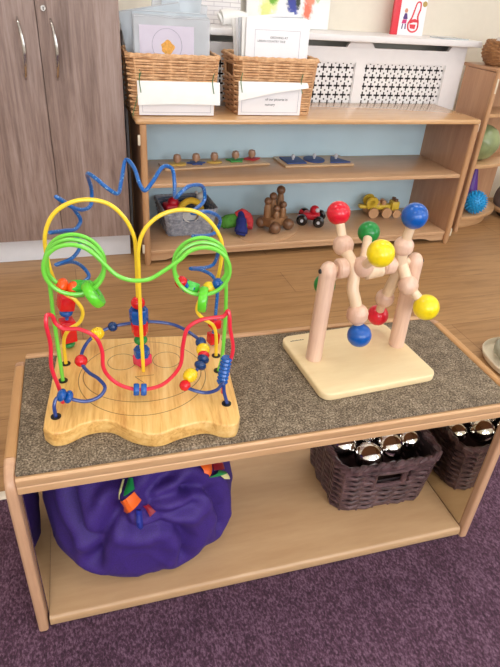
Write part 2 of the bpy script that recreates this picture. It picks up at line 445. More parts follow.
def basket(root, fn, z0, z1, rows, stakes, rr, amp, mat, liner, rim_r, skip=None, hole_rim=None):
    g = G(); weave(g, fn, z0+rr, z1, rows, stakes, rr, amp, 2, skip); g.build('woven_side', mat, root)
    g = G()
    for i in range(stakes):
        s_ = (i+.5)/stakes; pts = []
        for k in range(5):
            z = z0+(z1-z0)*k/4; p, nn = fn(z, s_); pts.append((p[0], p[1], z))
        if skip and skip(pts[3], s_): pts = pts[:3]
        g.tube(pts, rr*.8, seg=6)
    g.build('stakes', mat, root)
    # base and thin inner lining that closes the gaps of the weave
    g = G(); N_ = 48
    b = g.bm; lo = [b.verts.new((*fn(z0, i/N_)[0], z0+.004)) for i in range(N_)]; b.faces.new(lo)
    lo2 = [b.verts.new((*fn(z0, i/N_)[0], z0)) for i in range(N_)]; b.faces.new(lo2[::-1])
    for i in range(N_): b.faces.new((lo2[i], lo2[(i+1)%N_], lo[(i+1)%N_], lo[i]))
    g.build('base', mat, root)
    g = G(); b = g.bm; R_ = []
    for k in range(9):
        z = z0+.004+(z1-z0-.006)*k/8; ring = []
        for i in range(96):
            p, nn = fn(z, i/96); o_ = amp*1.1+rr*.4
            ring.append(b.verts.new((p[0]-nn[0]*o_, p[1]-nn[1]*o_, z)))
        R_.append(ring)
    for k in range(8):
        for i in range(96):
            c = (R_[k][i].co+R_[k+1][(i+1)%96].co)/2
            if skip and skip(c, (i+.5)/96): continue
            b.faces.new((R_[k][i], R_[k][(i+1)%96], R_[k+1][(i+1)%96], R_[k+1][i]))
    g.build('lining', liner, root)
    g = G(); n = stakes*3
    for ph in (0, PI):
        pts = []
        for i in range(n):
            p, nn = fn(z1, i/n); a = PI*i/1.5+ph
            o_ = rim_r*.4*math.cos(a); pts.append((p[0]+nn[0]*o_, p[1]+nn[1]*o_, z1+rim_r*.34*math.sin(a)+rim_r*.3))
        g.tube(pts, rim_r*.75, seg=6, closed=True)
    g.build('rim', mat, root)
WIRES = {"yellowL":[[-0.1294,0.0453,-0.0],[-0.1264,0.04,0.0524],[-0.1149,0.03,0.0777],[-0.0955,0.024,0.0956],[-0.0894,0.022,0.1169],[-0.0989,0.022,0.1371],[-0.1139,0.022,0.1499],[-0.1248,0.022,0.1692],[-0.1312,0.022,0.2106],[-0.1296,0.022,0.2452],[-0.115,0.022,0.2753],[-0.0914,0.022,0.2922],[-0.0637,0.022,0.2974],[-0.0366,0.022,0.2907],[-0.0155,0.023,0.2686],[-0.004,0.026,0.2392],[-0.0024,0.03,0.2081],[-0.0031,0.034,0.1215],[-0.0003,0.034,-0.0002]],"yellowR":[[0.1299,0.047,-0.0],[0.1274,0.04,0.0495],[0.1209,0.035,0.0724],[0.1037,0.03,0.0891],[0.0922,0.027,0.1068],[0.0967,0.025,0.1286],[0.114,0.022,0.1445],[0.1237,0.02,0.1705],[0.1291,0.02,0.2138],[0.1268,0.02,0.2355],[0.1106,0.02,0.263],[0.087,0.018,0.281],[0.0592,0.016,0.284],[0.0319,0.014,0.2749],[0.0111,0.012,0.2543],[0.0019,0.012,0.2259],[0.0008,0.012,0.193],[0.0001,0.012,0.1099],[0.0006,0.012,-0.0014]],"red":[[-0.1244,-0.06,0.0099],[-0.1269,-0.06,0.0316],[-0.1326,-0.06,0.0678],[-0.1291,-0.06,0.1105],[-0.1308,-0.06,0.1463],[-0.1289,-0.055,0.1556],[-0.1232,-0.05,0.1516],[-0.1193,-0.05,0.138],[-0.1089,-0.052,0.1303],[-0.0877,-0.055,0.1303],[-0.0659,-0.06,0.1194],[-0.0579,-0.06,0.0942],[-0.058,-0.06,0.0629],[-0.0498,-0.06,0.0434],[-0.0327,-0.06,0.0265],[-0.0054,-0.06,0.0169],[0.0292,-0.06,0.0239],[0.0571,-0.06,0.0573],[0.0624,-0.06,0.0983],[0.0701,-0.058,0.1273],[0.0883,-0.055,0.1379],[0.1083,-0.052,0.1396],[0.1247,-0.05,0.1404],[0.1311,-0.05,0.1498],[0.1333,-0.053,0.1427],[0.1345,-0.056,0.123],[0.1407,-0.058,0.0852],[0.1366,-0.06,0.0638],[0.1291,-0.06,0.0506],[0.1278,-0.06,0.0207]],"blue":[[-0.1311,-0.0924,-0.0012],[-0.1318,-0.088,0.0178],[-0.1283,-0.082,0.0261],[-0.1191,-0.078,0.0279],[-0.1046,-0.075,0.0165],[-0.0863,-0.072,0.0096],[-0.0666,-0.068,0.0149],[-0.0586,-0.06,0.0245],[-0.0679,-0.045,0.0304],[-0.0858,-0.025,0.0316],[-0.0961,-0.01,0.0392],[-0.0962,0.01,0.045],[-0.0873,0.03,0.0529],[-0.0727,0.04,0.0615],[-0.0471,0.05,0.0679],[-0.0168,0.056,0.0698],[0.0202,0.056,0.0711],[0.0572,0.05,0.0663],[0.086,0.03,0.058],[0.0975,0.01,0.0551],[0.1,-0.004,0.0492],[0.0994,-0.018,0.0447],[0.0941,-0.03,0.0394],[0.085,-0.04,0.0331],[0.0726,-0.052,0.0307],[0.0654,-0.062,0.0214],[0.0775,-0.07,0.0174],[0.0978,-0.075,0.0143],[0.1145,-0.08,0.023],[0.1237,-0.08,0.0343],[0.1257,-0.084,0.0192],[0.1303,-0.0885,0.0011]],"squiggle":[[-0.1272,0.0977,0.0022],[-0.1265,0.0977,0.0565],[-0.1243,0.098,0.0921],[-0.1141,0.1,0.1138],[-0.0961,0.11,0.1215],[-0.0846,0.12,0.1285],[-0.0929,0.12,0.1457],[-0.1073,0.09,0.1703],[-0.1263,0.06,0.1795],[-0.1038,0.08,0.181],[-0.0928,0.11,0.1894],[-0.0974,0.12,0.1993],[-0.1126,0.09,0.2211],[-0.1287,0.06,0.2328],[-0.1116,0.085,0.2258],[-0.0962,0.11,0.219],[-0.089,0.12,0.2287],[-0.0947,0.11,0.2491],[-0.103,0.08,0.2727],[-0.1127,0.055,0.2904],[-0.0999,0.065,0.2748],[-0.0818,0.09,0.258],[-0.0698,0.115,0.2572],[-0.0674,0.12,0.2799],[-0.0685,0.09,0.3141],[-0.0553,0.07,0.3128],[-0.0386,0.06,0.3011],[-0.0258,0.07,0.2903],[-0.0196,0.1,0.3024],[-0.0116,0.12,0.3276],[0.0002,0.1,0.3211],[0.0081,0.07,0.3043],[0.0144,0.06,0.2984],[0.0261,0.075,0.3059],[0.0461,0.11,0.3212],[0.059,0.12,0.3146],[0.0615,0.1,0.2984],[0.0607,0.065,0.2861],[0.0672,0.06,0.2941],[0.0826,0.08,0.2994],[0.1083,0.115,0.2868],[0.1118,0.12,0.2642],[0.0862,0.065,0.2613],[0.1123,0.08,0.2582],[0.1374,0.11,0.2333],[0.131,0.12,0.2061],[0.0876,0.06,0.225],[0.1165,0.085,0.2099],[0.1359,0.11,0.177],[0.1293,0.12,0.1458],[0.084,0.06,0.1683],[0.1053,0.08,0.155],[0.1258,0.09,0.1372],[0.1337,0.09,0.1115],[0.1324,0.085,0.0738],[0.1276,0.0831,0.0]],"green":[[-0.1296,-0.003,0.0001],[-0.1298,-0.002,0.059],[-0.1301,-0.001,0.123],[-0.1291,-0.0,0.1672],[-0.1283,0.0,0.2152],[-0.1255,-0.0011,0.23],[-0.1175,-0.0021,0.2427],[-0.1054,-0.0032,0.2517],[-0.0909,-0.0042,0.2556],[-0.0759,-0.0053,0.2539],[-0.0626,-0.0063,0.2469],[-0.0528,-0.0074,0.2355],[-0.0478,-0.0084,0.2213],[-0.0483,-0.0095,0.2062],[-0.0543,-0.0105,0.1924],[-0.065,-0.0116,0.1818],[-0.0787,-0.0126,0.1757],[-0.0938,-0.0137,0.1751],[-0.108,-0.0147,0.1801],[-0.1194,-0.0158,0.1899],[-0.1265,-0.0168,0.2032],[-0.1282,-0.0179,0.2181],[-0.1244,-0.0189,0.2327],[-0.1155,-0.02,0.2448],[-0.1027,-0.021,0.2528],[-0.088,-0.0221,0.2557],[-0.0732,-0.0231,0.2529],[-0.0604,-0.0242,0.245],[-0.0514,-0.0252,0.2329],[-0.0475,-0.0263,0.2184],[-0.0491,-0.0273,0.2034],[-0.0561,-0.0284,0.1901],[-0.0674,-0.0294,0.1802],[-0.0816,-0.0304,0.1752],[-0.0967,-0.0315,0.1757],[-0.1105,-0.0326,0.1816],[-0.1212,-0.0336,0.1922],[-0.1273,-0.0347,0.206],[-0.1279,-0.0357,0.221],[-0.123,-0.0368,0.2353],[-0.1132,-0.0378,0.2467],[-0.1,-0.0389,0.2538],[-0.085,-0.0399,0.2556],[-0.0705,-0.041,0.2518],[-0.0583,-0.042,0.2429],[-0.0305,-0.043,0.2109],[-0.0171,-0.043,0.2034],[-0.0004,-0.043,0.2006],[0.0166,-0.043,0.2029],[0.0324,-0.043,0.2125],[0.0601,-0.042,0.2323],[0.0712,-0.041,0.2427],[0.0855,-0.0399,0.2483],[0.1008,-0.0389,0.2482],[0.115,-0.0378,0.2424],[0.126,-0.0368,0.2318],[0.1323,-0.0357,0.2178],[0.1329,-0.0347,0.2025],[0.1278,-0.0336,0.1881],[0.1178,-0.0326,0.1766],[0.1041,-0.0315,0.1696],[0.0889,-0.0305,0.1682],[0.0742,-0.0294,0.1725],[0.0622,-0.0284,0.182],[0.0546,-0.0273,0.1952],[0.0524,-0.0263,0.2104],[0.056,-0.0252,0.2253],[0.0648,-0.0242,0.2377],[0.0777,-0.0231,0.246],[0.0927,-0.0221,0.249],[0.1077,-0.021,0.2461],[0.1207,-0.02,0.2379],[0.1296,-0.0189,0.2255],[0.1333,-0.0179,0.2106],[0.1312,-0.0168,0.1955],[0.1236,-0.0158,0.1822],[0.1117,-0.0147,0.1726],[0.097,-0.0136,0.1682],[0.0818,-0.0126,0.1695],[0.0681,-0.0116,0.1764],[0.058,-0.0105,0.1879],[0.0528,-0.0095,0.2023],[0.0534,-0.0084,0.2176],[0.0596,-0.0074,0.2316],[0.0705,-0.0063,0.2423],[0.0846,-0.0052,0.2481],[0.0999,-0.0042,0.2484],[0.1142,-0.0032,0.2429],[0.1255,-0.0021,0.2325],[0.132,-0.0011,0.2187],[0.133,0.0,0.2034],[0.1342,-0.0,0.1733],[0.1357,0.001,0.1405],[0.1356,0.001,0.0838],[0.1328,0.001,0.0232],[0.1284,0.0014,-0.0001]]}
BEADS = [('ball','red',[-0.0031,0.034,0.1215],0.0105,0.0105),('hex','blue',[-0.0029,0.034,0.0961],0.0140,0.012),('hex','red',[-0.0021,0.034,0.0678],0.0125,0.0115),('ball','green',[-0.0014,0.034,0.0447],0.0105,0.008),('hex','blue',[-0.0011,0.034,0.0314],0.0125,0.008),('ball','orange',[-0.0004,0.034,0.0147],0.0108,0.008),('cube','pink',[-0.0004,0.034,-0.0034],0.011,0.009),('ball2','blue',[-0.1138,-0.0775,0.0309],0.0095,0.0095),('ball','red',[-0.0961,-0.007,0.041],0.0095,0.0095),('ridge','yellow',[-0.0726,0.04,0.0625],0.0105,0.0105),('ball','navy',[-0.0471,0.05,0.0679],0.008,0.008),('ball','navy',[0.0976,0.011,0.0565],0.0085,0.0085),('ridge','yellow',[0.0996,-0.003,0.0495],0.0105,0.009),('ball','red',[0.0997,-0.015,0.0456],0.009,0.006),('ball2','navy',[0.0943,-0.028,0.0399],0.0095,0.011),('ridge','yellow',[0.0736,-0.05,0.0302],0.0105,0.0105),('ball','red',[0.0662,-0.062,0.0227],0.0085,0.0085),('screw','blue',[0.1263,-0.068,0.0429],0.0085,0.024),('twin','blue',[-0.0031,-0.06,0.0163],0.0095,0.0095),('cube','red',[-0.1269,0.098,0.0912],0.0115,0.0125),('ball','blue',[-0.1287,0.098,0.0705],0.0105,0.008),('cube','red',[-0.1296,0.0977,0.0361],0.0110,0.020),('ball','green',[-0.1289,0.0977,0.0023],0.0105,0.006),('cube','red',[0.1279,0.0845,0.0406],0.0085,0.008),('cube','red',[0.1275,0.083,0.0156],0.0085,0.01),('ball2','orange',[-0.1047,-0.005,0.1708],0.0115,0.0135),('ball','lime2',[-0.0782,-0.02,0.1765],0.0105,0.012),('cube','lime2',[-0.0882,-0.006,0.1858],0.009,0.008),('ball','lime',[-0.0767,-0.006,0.1863],0.009,0.009),('ring','lime',[-0.0659,-0.035,0.1854],0.0200,0.0085),('ball','red',[0.0724,-0.01,0.1895],0.009,0.009),('cube','lime2',[0.0853,-0.01,0.1883],0.009,0.0095),('ball2','blue',[0.0791,-0.02,0.1766],0.0095,0.0095),('ring','lime',[0.0935,-0.035,0.1755],0.0185,0.008),('ball','yellow',[0.1009,-0.015,0.1836],0.01,0.01),('ball','blue',[0.1111,-0.012,0.1869],0.0085,0.0085)]
BASE_FRONT = [[-0.1467, -0.1153], [-0.1326, -0.1286], [-0.1146, -0.1274], [-0.0847, -0.1099], [-0.0527, -0.1087], [-0.0202, -0.1334], [0.0073, -0.1452], [0.0247, -0.1459], [0.0521, -0.1346], [0.0923, -0.1265], [0.1185, -0.1385], [0.1372, -0.1371], [0.1464, -0.1193]]
FACE = {'o': [-0.0067, -0.1032], 's': [-0.0062, -0.0696], 'eL': [-0.0357, 0.0429], 'eLl': [-0.0594, 0.0451], 'eR': [0.0412, 0.0422], 'eRr': [0.0647, 0.0401], 'n1': [-0.0136, -0.0028], 'n2': [0.018, -0.0001], 'n3': [0.0009, -0.0208], 'ol': [-0.0893, 0.0387]}
TWIST = {'c1':[[-0.0479,0.03,0.2095],[-0.0456,0.018,0.1996],[-0.0435,0.0,0.1887],[-0.0413,-0.01,0.1686],[-0.0437,-0.018,0.1478],[-0.0388,-0.025,0.1274],[-0.0344,-0.032,0.1046]],'c1red':[[-0.0479,0.03,0.2095],[-0.0527,0.055,0.2592]],'c1blue':[[-0.0344,-0.032,0.1046],[-0.0306,-0.045,0.0684]],'s2':[[-0.0283,-0.012,0.1863]],'yel':[[-0.0387,-0.07,0.2376]],'grn':[[0.0184,0.06,0.2168]],'white':[[0.0049,-0.0,0.1688]],'c2':[[0.0549,0.0,0.2121],[0.055,0.0,0.1912],[0.0615,0.005,0.1648],[0.0603,0.015,0.1338],[0.0617,0.03,0.092]],'c2blue':[[0.0549,0.0,0.2121],[0.0569,-0.008,0.2704]],'c2red':[[0.0617,0.03,0.092],[0.0726,0.055,0.0387]],'s3':[[0.0643,-0.025,0.1473]],'yelR':[[0.0904,-0.055,0.1157]],'grn2':[[-0.0713,0.05,0.1263]],'axis':[[-0.0543,0.0,0.1841],[0.0313,-0.0,0.174],[0.0599,0.0,0.1752],[-0.0883,0.0,0.1818],[0.087,0.0,0.1844]]}
CREASES = [[[0.2758,0.0575,0.1938],[0.2514,0.0496,0.1912],[0.2266,0.0457,0.1947],[0.1999,0.0468,0.2082],[0.1837,0.0491,0.2148]],[[0.155,0.0557,0.2222],[0.1654,0.0459,0.1882],[0.1844,0.0426,0.1713],[0.2188,0.0428,0.1717],[0.2511,0.0493,0.1466],[0.2735,0.0711,0.0759],[0.2617,0.0476,0.0574]],[[0.1974,0.0582,0.2405],[0.2261,0.0687,0.2562],[0.242,0.0728,0.2578]],[[0.2667,0.0659,0.2324],[0.2946,0.0719,0.2167],[0.3188,0.0795,0.187],[0.3391,0.099,0.1132],[0.3329,0.0781,0.0936]],[[0.155,0.0557,0.2222],[0.1323,0.053,0.1812],[0.1146,0.0709,0.1103],[0.1048,0.0732,0.0733]],[[0.0797,0.0973,0.2317],[0.0849,0.0774,0.1906],[0.1038,0.0657,0.1474]],[[0.2045,0.0521,0.2258],[0.248,0.0584,0.2277],[0.2754,0.0654,0.2233]]]
RIBBONS = [('orange',[[0.1555,0.0531,0.2349],[0.1829,0.0574,0.2522],[0.1906,0.0503,0.2388],[0.1594,0.0455,0.2155]]),('green',[[0.1751,0.0688,0.2688],[0.1814,0.0674,0.2679],[0.1832,0.059,0.2551],[0.1697,0.0573,0.2492]]),('cream',[[0.1661,0.0692,0.2673],[0.1696,0.0685,0.2672],[0.1669,0.06,0.2532],[0.1611,0.0555,0.2428]]),('red',[[0.1922,0.0461,0.2284],[0.2003,0.0455,0.227],[0.2111,0.0416,0.2137],[0.2007,0.04,0.2083]]),('navy',[[0.1822,0.0459,0.2263],[0.1901,0.0445,0.2234],[0.1898,0.0376,0.194],[0.1806,0.0378,0.1912]]),('orange',[[0.2831,0.0796,0.2585],[0.3102,0.089,0.248],[0.2982,0.0739,0.2363],[0.2874,0.0738,0.2464]]),('red',[[0.3125,0.0913,0.2486],[0.3378,0.103,0.2314],[0.3388,0.0978,0.2211],[0.309,0.0827,0.2397]]),('green',[[0.2981,0.0731,0.2348],[0.3191,0.0865,0.2335],[0.3407,0.0969,0.2154],[0.313,0.0789,0.2277]]),('cream',[[0.3183,0.0822,0.2265],[0.3405,0.096,0.2138],[0.3397,0.0912,0.2035],[0.3285,0.0844,0.2132]])]
# ------------------------------------------------------------------ camera
CAM = (0.0, 0.0, 0.9699)
pitch, roll, yaw = .5610, .0757, -.3478
r_ = Vector((math.cos(roll), math.sin(roll)*math.sin(pitch), math.sin(roll)*math.cos(pitch)))
u_ = Vector((-math.sin(roll), math.cos(roll)*math.sin(pitch), math.cos(roll)*math.cos(pitch)))
w_ = Vector((0, math.cos(pitch), -math.sin(pitch)))
Zr = Matrix.Rotation(yaw, 3, 'Z'); r_, u_, w_ = Zr @ r_, Zr @ u_, Zr @ w_
cd = bpy.data.cameras.new('camera'); cam = bpy.data.objects.new('camera', cd); COL.objects.link(cam)
cd.sensor_fit = 'VERTICAL'; cd.sensor_height = 24; cd.lens = 551.63*24/667; cd.clip_start = .02
cam.matrix_world = Matrix(((r_.x,u_.x,-w_.x,CAM[0]),(r_.y,u_.y,-w_.y,CAM[1]),(r_.z,u_.z,-w_.z,CAM[2]),(0,0,0,1)))
scene.camera = cam

# ------------------------------------------------------------------ room
X0, X1, Y0, Y1, ZC = -1.75, 3.3, -2.9, 2.6, 2.6
YB = .93                                    # the carpet stops under the back of the bench
struct(G().box((X0, YB, -.05), (X1, Y1, 0)).build('floor', 'laminate'))
struct(G().box((X0, Y0, -.05), (X1, YB-.012, .002)).build('floor_carpet', 'purple_carpet'))
struct(G().box((X0, YB-.012, -.05), (X1, YB+.012, .004), .002).build('trim_1', 'strip_pale'))
struct(G().box((X0, Y1, 0), (X1, Y1+.1, ZC)).build('wall_back', 'wall_paint'))
struct(G().box((X0-.1, Y0, 0), (X0, Y1, ZC)).build('wall_left', 'wall_paint'))
def window_wall(name, axis, plane, a0, a1, holes, thick):
    """a wall with real openings, built from the strips around them"""
    g = G(); xs = sorted([a0, a1]+[h for H_ in holes for h in H_[:2]])
    def put(p0, p1, z0, z1):
        if axis == 'x': g.box((p0, min(plane, plane+thick), z0), (p1, max(plane, plane+thick), z1))
        else: g.box((min(plane, plane+thick), p0, z0), (max(plane, plane+thick), p1, z1))
    for p0, p1 in zip(xs, xs[1:]):
        H_ = [h for h in holes if h[0] <= p0+1e-6 and h[1] >= p1-1e-6]
        if H_: put(p0, p1, 0, H_[0][2]); put(p0, p1, H_[0][3], ZC)
        else: put(p0, p1, 0, ZC)
    struct(g.build(name, 'wall_paint'))
WIN = [(-1.45, .15, .85, 2.25), (.6, 2.6, .85, 2.25)]
window_wall('wall_front', 'x', Y0, X0, X1, WIN, -.1)
WINR = [(-2.1, .1, .9, 2.2)]
window_wall('wall_right', 'y', X1, Y0, Y1, WINR, .1)
struct(G().box((X0, Y0, ZC), (X1, Y1, ZC+.08)).build('ceiling', 'ceiling_paint'))
k = 0
for (a0, a1, z0, z1) in WIN:
    k += 1; g = G()
    for lo, hi in (((a0,Y0-.08,z0),(a0+.05,Y0-.02,z1)),((a1-.05,Y0-.08,z0),(a1,Y0-.02,z1)),((a0,Y0-.08,z0),(a1,Y0-.02,z0+.05)),((a0,Y0-.08,z1-.05),(a1,Y0-.02,z1)),(((a0+a1)/2-.03,Y0-.08,z0),((a0+a1)/2+.03,Y0-.02,z1))): g.box(lo, hi)
    struct(g.build('window_%d' % k, 'white_paint'))
a0, a1, z0, z1 = WINR[0]; g = G()
for lo, hi in (((X1+.02,a0,z0),(X1+.08,a0+.05,z1)),((X1+.02,a1-.05,z0),(X1+.08,a1,z1)),((X1+.02,a0,z0),(X1+.08,a1,z0+.05)),((X1+.02,a0,z1-.05),(X1+.08,a1,z1)),((X1+.02,(a0+a1)/2-.03,z0),(X1+.08,(a0+a1)/2+.03,z1))): g.box(lo, hi)
struct(g.build('window_3', 'white_paint'))

# ------------------------------------------------------------------ light: daylight through the windows, ceiling panels
wd = bpy.data.worlds.new('sky'); scene.world = wd; wd.use_nodes = True
wd.node_tree.nodes['Background'].inputs['Color'].default_value = (.75, .87, 1.0, 1); wd.node_tree.nodes['Background'].inputs['Strength'].default_value = 1.0
def area(name, loc, size, rot, power, color):
    l = bpy.data.lights.new(name, 'AREA'); l.shape = 'RECTANGLE'; l.size, l.size_y = size; l.energy = power; l.color = color
    o = bpy.data.objects.new(name, l); COL.objects.link(o); o.location = loc; o.rotation_euler = rot; return o
area('daylight_front', (-.65, Y0+.02, 1.55), (1.5, 1.3), (PI/2, 0, 0), 44, (.93, .96, 1.0))
area('daylight_front_wide', (1.6, Y0+.02, 1.55), (1.9, 1.3), (PI/2, 0, 0), 58, (.93, .96, 1.0))
area('daylight_right', (X1-.02, -1.0, 1.55), (2.1, 1.2), (PI/2, 0, PI/2), 20, (.95, .97, 1.0))
# square ceiling panels
def glow(name, c, st):
    t = NT(name); t.b.inputs['Emission Color'].default_value = c; t.b.inputs['Emission Strength'].default_value = st
    t.b.inputs['Base Color'].default_value = (.9,.9,.9,1); M[name] = t.m
glow('panel_light', (1.0, .965, .92, 1), 8.5)
for x, y in ((-.6, 1.3), (.9, 1.3), (2.3, 1.3), (-.6, -.5), (.9, -.5), (2.3, -.5), (.9, -2.0)):
    p = thing('ceiling_light', 'square ceiling light panel in a white frame', 'light', (x, y, ZC), 0, 'ceiling light panels')
    g = G()
    for lo, hi in (((-.3,-.3,-.03),(.3,-.28,0)),((-.3,.28,-.03),(.3,.3,0)),((-.3,-.28,-.03),(-.28,.28,0)),((.28,-.28,-.03),(.3,.28,0))): g.box(lo, hi)
    g.build('frame', 'white_paint', p)
    G().box((-.28,-.28,-.022), (.28,.28,-.012)).build('diffuser', 'panel_light', p)

# ------------------------------------------------------------------ cupboard
cup = thing('cupboard', 'tall grey brown wood-effect cupboard with two doors left of the shelf', 'cupboard', (0, 2.0912, 0))
G().box((-.65, .018, .105), (.2255, .45, 1.95)).build('carcass', 'cupboard', cup)
G().box((-.65, .055, 0), (.2265, .43, .104)).build('plinth', 'plinth_white', cup)
for x0, x1, hx, lab in ((-.285, -.0305, -.080, 'left door'), (-.0285, .2255, .0185, 'right door')):
    dr = G().box((x0, 0, .104), (x1, .0175, 1.93), .0015).build('door', 'cupboard', cup)
    g = G()
    g.tube([(hx-.006, -.001, .842), (hx-.005, -.012, .832), (hx, -.024, .80), (hx+.003, -.027, .755), (hx, -.024, .71), (hx-.004, -.012, .676), (hx-.005, -.001, .666)], [.0035,.0045,.0055,.0062,.0055,.0045,.0035,.0035], seg=10, sub=6)
    g.build('handle', 'steel', dr)
    if lab == 'right door':
        lk = G().lathe([(0,0),(.0095,0),(.0095,.004),(.0075,.006),(0,.006)], (-.006, 0, .8705), (0,-1,0), 20).build('lock', 'steel', dr)
        G().box((-.0075, -.0066, .866), (-.0045, -.0058, .875)).build('keyhole', 'dark_slot', lk)
G().box((-.65, 0, .104), (-.287, .0175, 1.93), .0015).build('door', 'cupboard', cup)

# ------------------------------------------------------------------ radiator cover
RY = 2.385
rad = thing('radiator_cover', 'white painted radiator cover with cross-pattern grilles behind the shelf', 'radiator cover', (0, RY, 0))
XA, XB = .262, 1.813
g = G()
PX = (.385, .845, 1.305); PW = .415; PZ0, PZ1 = .36, .718
zs = .776
xs = [XA]+[v for p in PX for v in (p, p+PW)]+[XB]
for i in range(0, len(xs), 2): g.box((xs[i], 0, 0), (xs[i+1], .018, zs))
for p in PX: g.box((p, 0, 0), (p+PW, .018, PZ0)); g.box((p, 0, PZ1), (p+PW, .018, zs))
# upright pieces between the slots under the ledge (slanted ends)
NX = ((.30,.73), (.81,1.225), (1.32,1.735)); edges = [XA]+[v for n in NX for v in n]+[XB]
for i in range(0, len(edges), 2):
    a, b = edges[i], edges[i+1]; e0 = .02 if i else 0; e1 = .02 if i+2 < len(edges) else 0
    g.prism([(a-0, zs-.0005), (b, zs-.0005), (b-0+e1*-1, .8005), (a+e0, .8005)] if False else [(a-e0, zs-.0005), (b+e1, zs-.0005), (b, .8005), (a, .8005)], -.018, 0, Mx=Matrix.Rotation(PI/2, 4, 'X'))
g.build('front_panel', 'white_paint', rad)
for xa in (XB-.018, XA): G().box((xa, .0185, 0), (xa+.018, .21, .80)).build('side_panel', 'white_paint', rad)
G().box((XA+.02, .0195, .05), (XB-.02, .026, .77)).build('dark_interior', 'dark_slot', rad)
G().box((XA-.02, -.045, .8005), (XB+.040, .214, .8255), .004).build('ledge', 'white_paint', rad)
# lattice: cells of a 10 x 10 bitmap, crosses and square dots cut right through
CELL = .0362; NB = 10
def hole(i, j):
    a, b = i % NB, j % NB
    return (a in (4, 5) and 1 <= b <= 8) or (b in (4, 5) and 1 <= a <= 8) or (a in (9, 0) and b in (9, 0))
for p in PX:
    g = G(); b = g.bm; u = CELL/NB; nx = int(PW/u); nz = int((PZ1-PZ0)/u); cache = {}
    def vv(i, j):
        if (i, j) not in cache: cache[(i, j)] = b.verts.new((p+PW*i/nx, .006, PZ0+(PZ1-PZ0)*j/nz))
        return cache[(i, j)]
    cr = 6
    for i in range(nx):
        for j in range(nz):
            top = nz-1-j; ii = min(i, nx-1-i)
            corner = ii < cr and top < cr and (cr-ii-.5)**2+(cr-top-.5)**2 > cr*cr
            if ii >= 1 and top >= 1 and not corner and hole(i+2, j+3): continue
            b.faces.new((vv(i,j), vv(i+1,j), vv(i+1,j+1), vv(i,j+1)))
    r = bmesh.ops.extrude_face_region(b, geom=b.faces[:])
    for v in r['geom']:
        if isinstance(v, bmesh.types.BMVert): v.co.y += .002
    bmesh.ops.recalc_face_normals(b, faces=b.faces[:])
    g.build('grille', 'white_paint', rad, smooth=False)

# things on the ledge -------------------------------------------------
art = G().box((-.19, -.009, 0), (.19, .009, .46), .002).build('painting', 'painting')
tag(art, 'white canvas with green, blue and red paint splatters leaning on the wall', 'painting'); art.location = (.990, 2.555, .8262); art.rotation_euler = (-.05, 0, 0)
sheet = G().box((-.115, 0, 0), (.115, .002, .26)).build('poster', 'printed_sheet')
tag(sheet, 'pale printed sheet on the wall behind the clear wallets', 'poster'); sheet.location = (.665, 2.565, .8262); sheet.rotation_euler = (-.09, 0, 0)
roll_ = G()
roll_.tube([(-.03,0,0),(0,.002,.004),(.035,-.002,.002),(.07,0,-.004)], .028, seg=18, sub=4)
roll_.tube([(-.038,.0,-.004),(-.03,0,0)], .02, seg=16)
roll_ = roll_.build('paper_roll', 'paper_cream'); tag(roll_, 'rolled cream paper lying on the ledge behind the right wicker basket', 'paper roll'); roll_.location = (.70, 2.47, .8545)
bk = thing('book', 'white book with red spine and red bag picture standing on the ledge', 'book', (1.553, 2.50, .8257), -.10)
bk.rotation_euler = (-.06, 0, -.10)
G().box((-.074, .001, 0), (.074, .014, .21)).build('pages', 'paper', bk)
cov = G().box((-.077, -.001, 0), (.077, .001, .212), .0006).build('cover', 'paper', bk)
G().box((-.077, .0141, 0), (.077, .016, .212), .0006).build('back_cover', 'book_red', bk)
G().box((-.0785, -.0018, 0), (-.048, .0164, .2125), .001).build('spine', 'book_red', bk)
g = G()
g.tube([(.02,-.0015,.10),(.012,-.0015,.07),(-.002,-.0015,.045),(.004,-.0015,.022),(.024,-.0015,.014),(.044,-.0015,.024),(.046,-.0015,.05),(.04,-.0015,.075),(.048,-.0015,.105)], .0035, seg=6, sub=4)
g.tube([(.02,-.0015,.10),(.03,-.0015,.13),(.044,-.0015,.13),(.048,-.0015,.105)], .003, seg=6, sub=4)
g.prism([(.004,.046),(.022,.052),(.042,.052),(.044,.06),(.03,.066),(.006,.062)], 0, .0006, Mx=Matrix.Translation((0,-.001,0)) @ Matrix.Rotation(PI/2,4,'X'))
g.prism([(.01,.028),(.034,.026),(.036,.044),(.006,.044)], 0, .0006, Mx=Matrix.Translation((0,-.001,0)) @ Matrix.Rotation(PI/2,4,'X'))
g.build('bag_picture', 'book_red', cov)
fl = lambda poly, mat, nm: G().prism(poly, 0, .0006, Mx=Matrix.Translation((0,-.001,0)) @ Matrix.Rotation(PI/2,4,'X')).build(nm, mat, cov)
fl([(-.028,.062),(-.012,.062),(-.008,.066),(-.014,.086),(-.024,.086),(-.03,.068)], 'fig_purple', 'coat_print')
fl([(-.034,.046),(-.012,.046),(-.010,.061),(-.03,.061)], 'fig_pink', 'skirt_print')
fl([(-.024,.088),(-.014,.088),(-.011,.097),(-.016,.105),(-.024,.104),(-.027,.095)], 'fig_skin', 'head_print')
fl([(-.032,.024),(-.027,.024),(-.025,.045),(-.03,.045)], 'fig_purple', 'boot_print'); fl([(-.016,.024),(-.010,.024),(-.012,.045),(-.017,.045)], 'fig_purple', 'boot_print')
G().lathe([(0,0),(.011,0),(.011,.0006),(0,.0006)], (.066, -.001, .125), (0,-1,0), 20).build('gold_seal', 'gold', cov)
pap = G().box((-.07,-.05,0), (.07,.05,.004), .001).build('leaflet', 'wallet_blue'); tag(pap, 'thin grey leaflet lying at the right end of the radiator ledge', 'leaflet'); at(pap, (1.72, 2.41, .8258), .1)

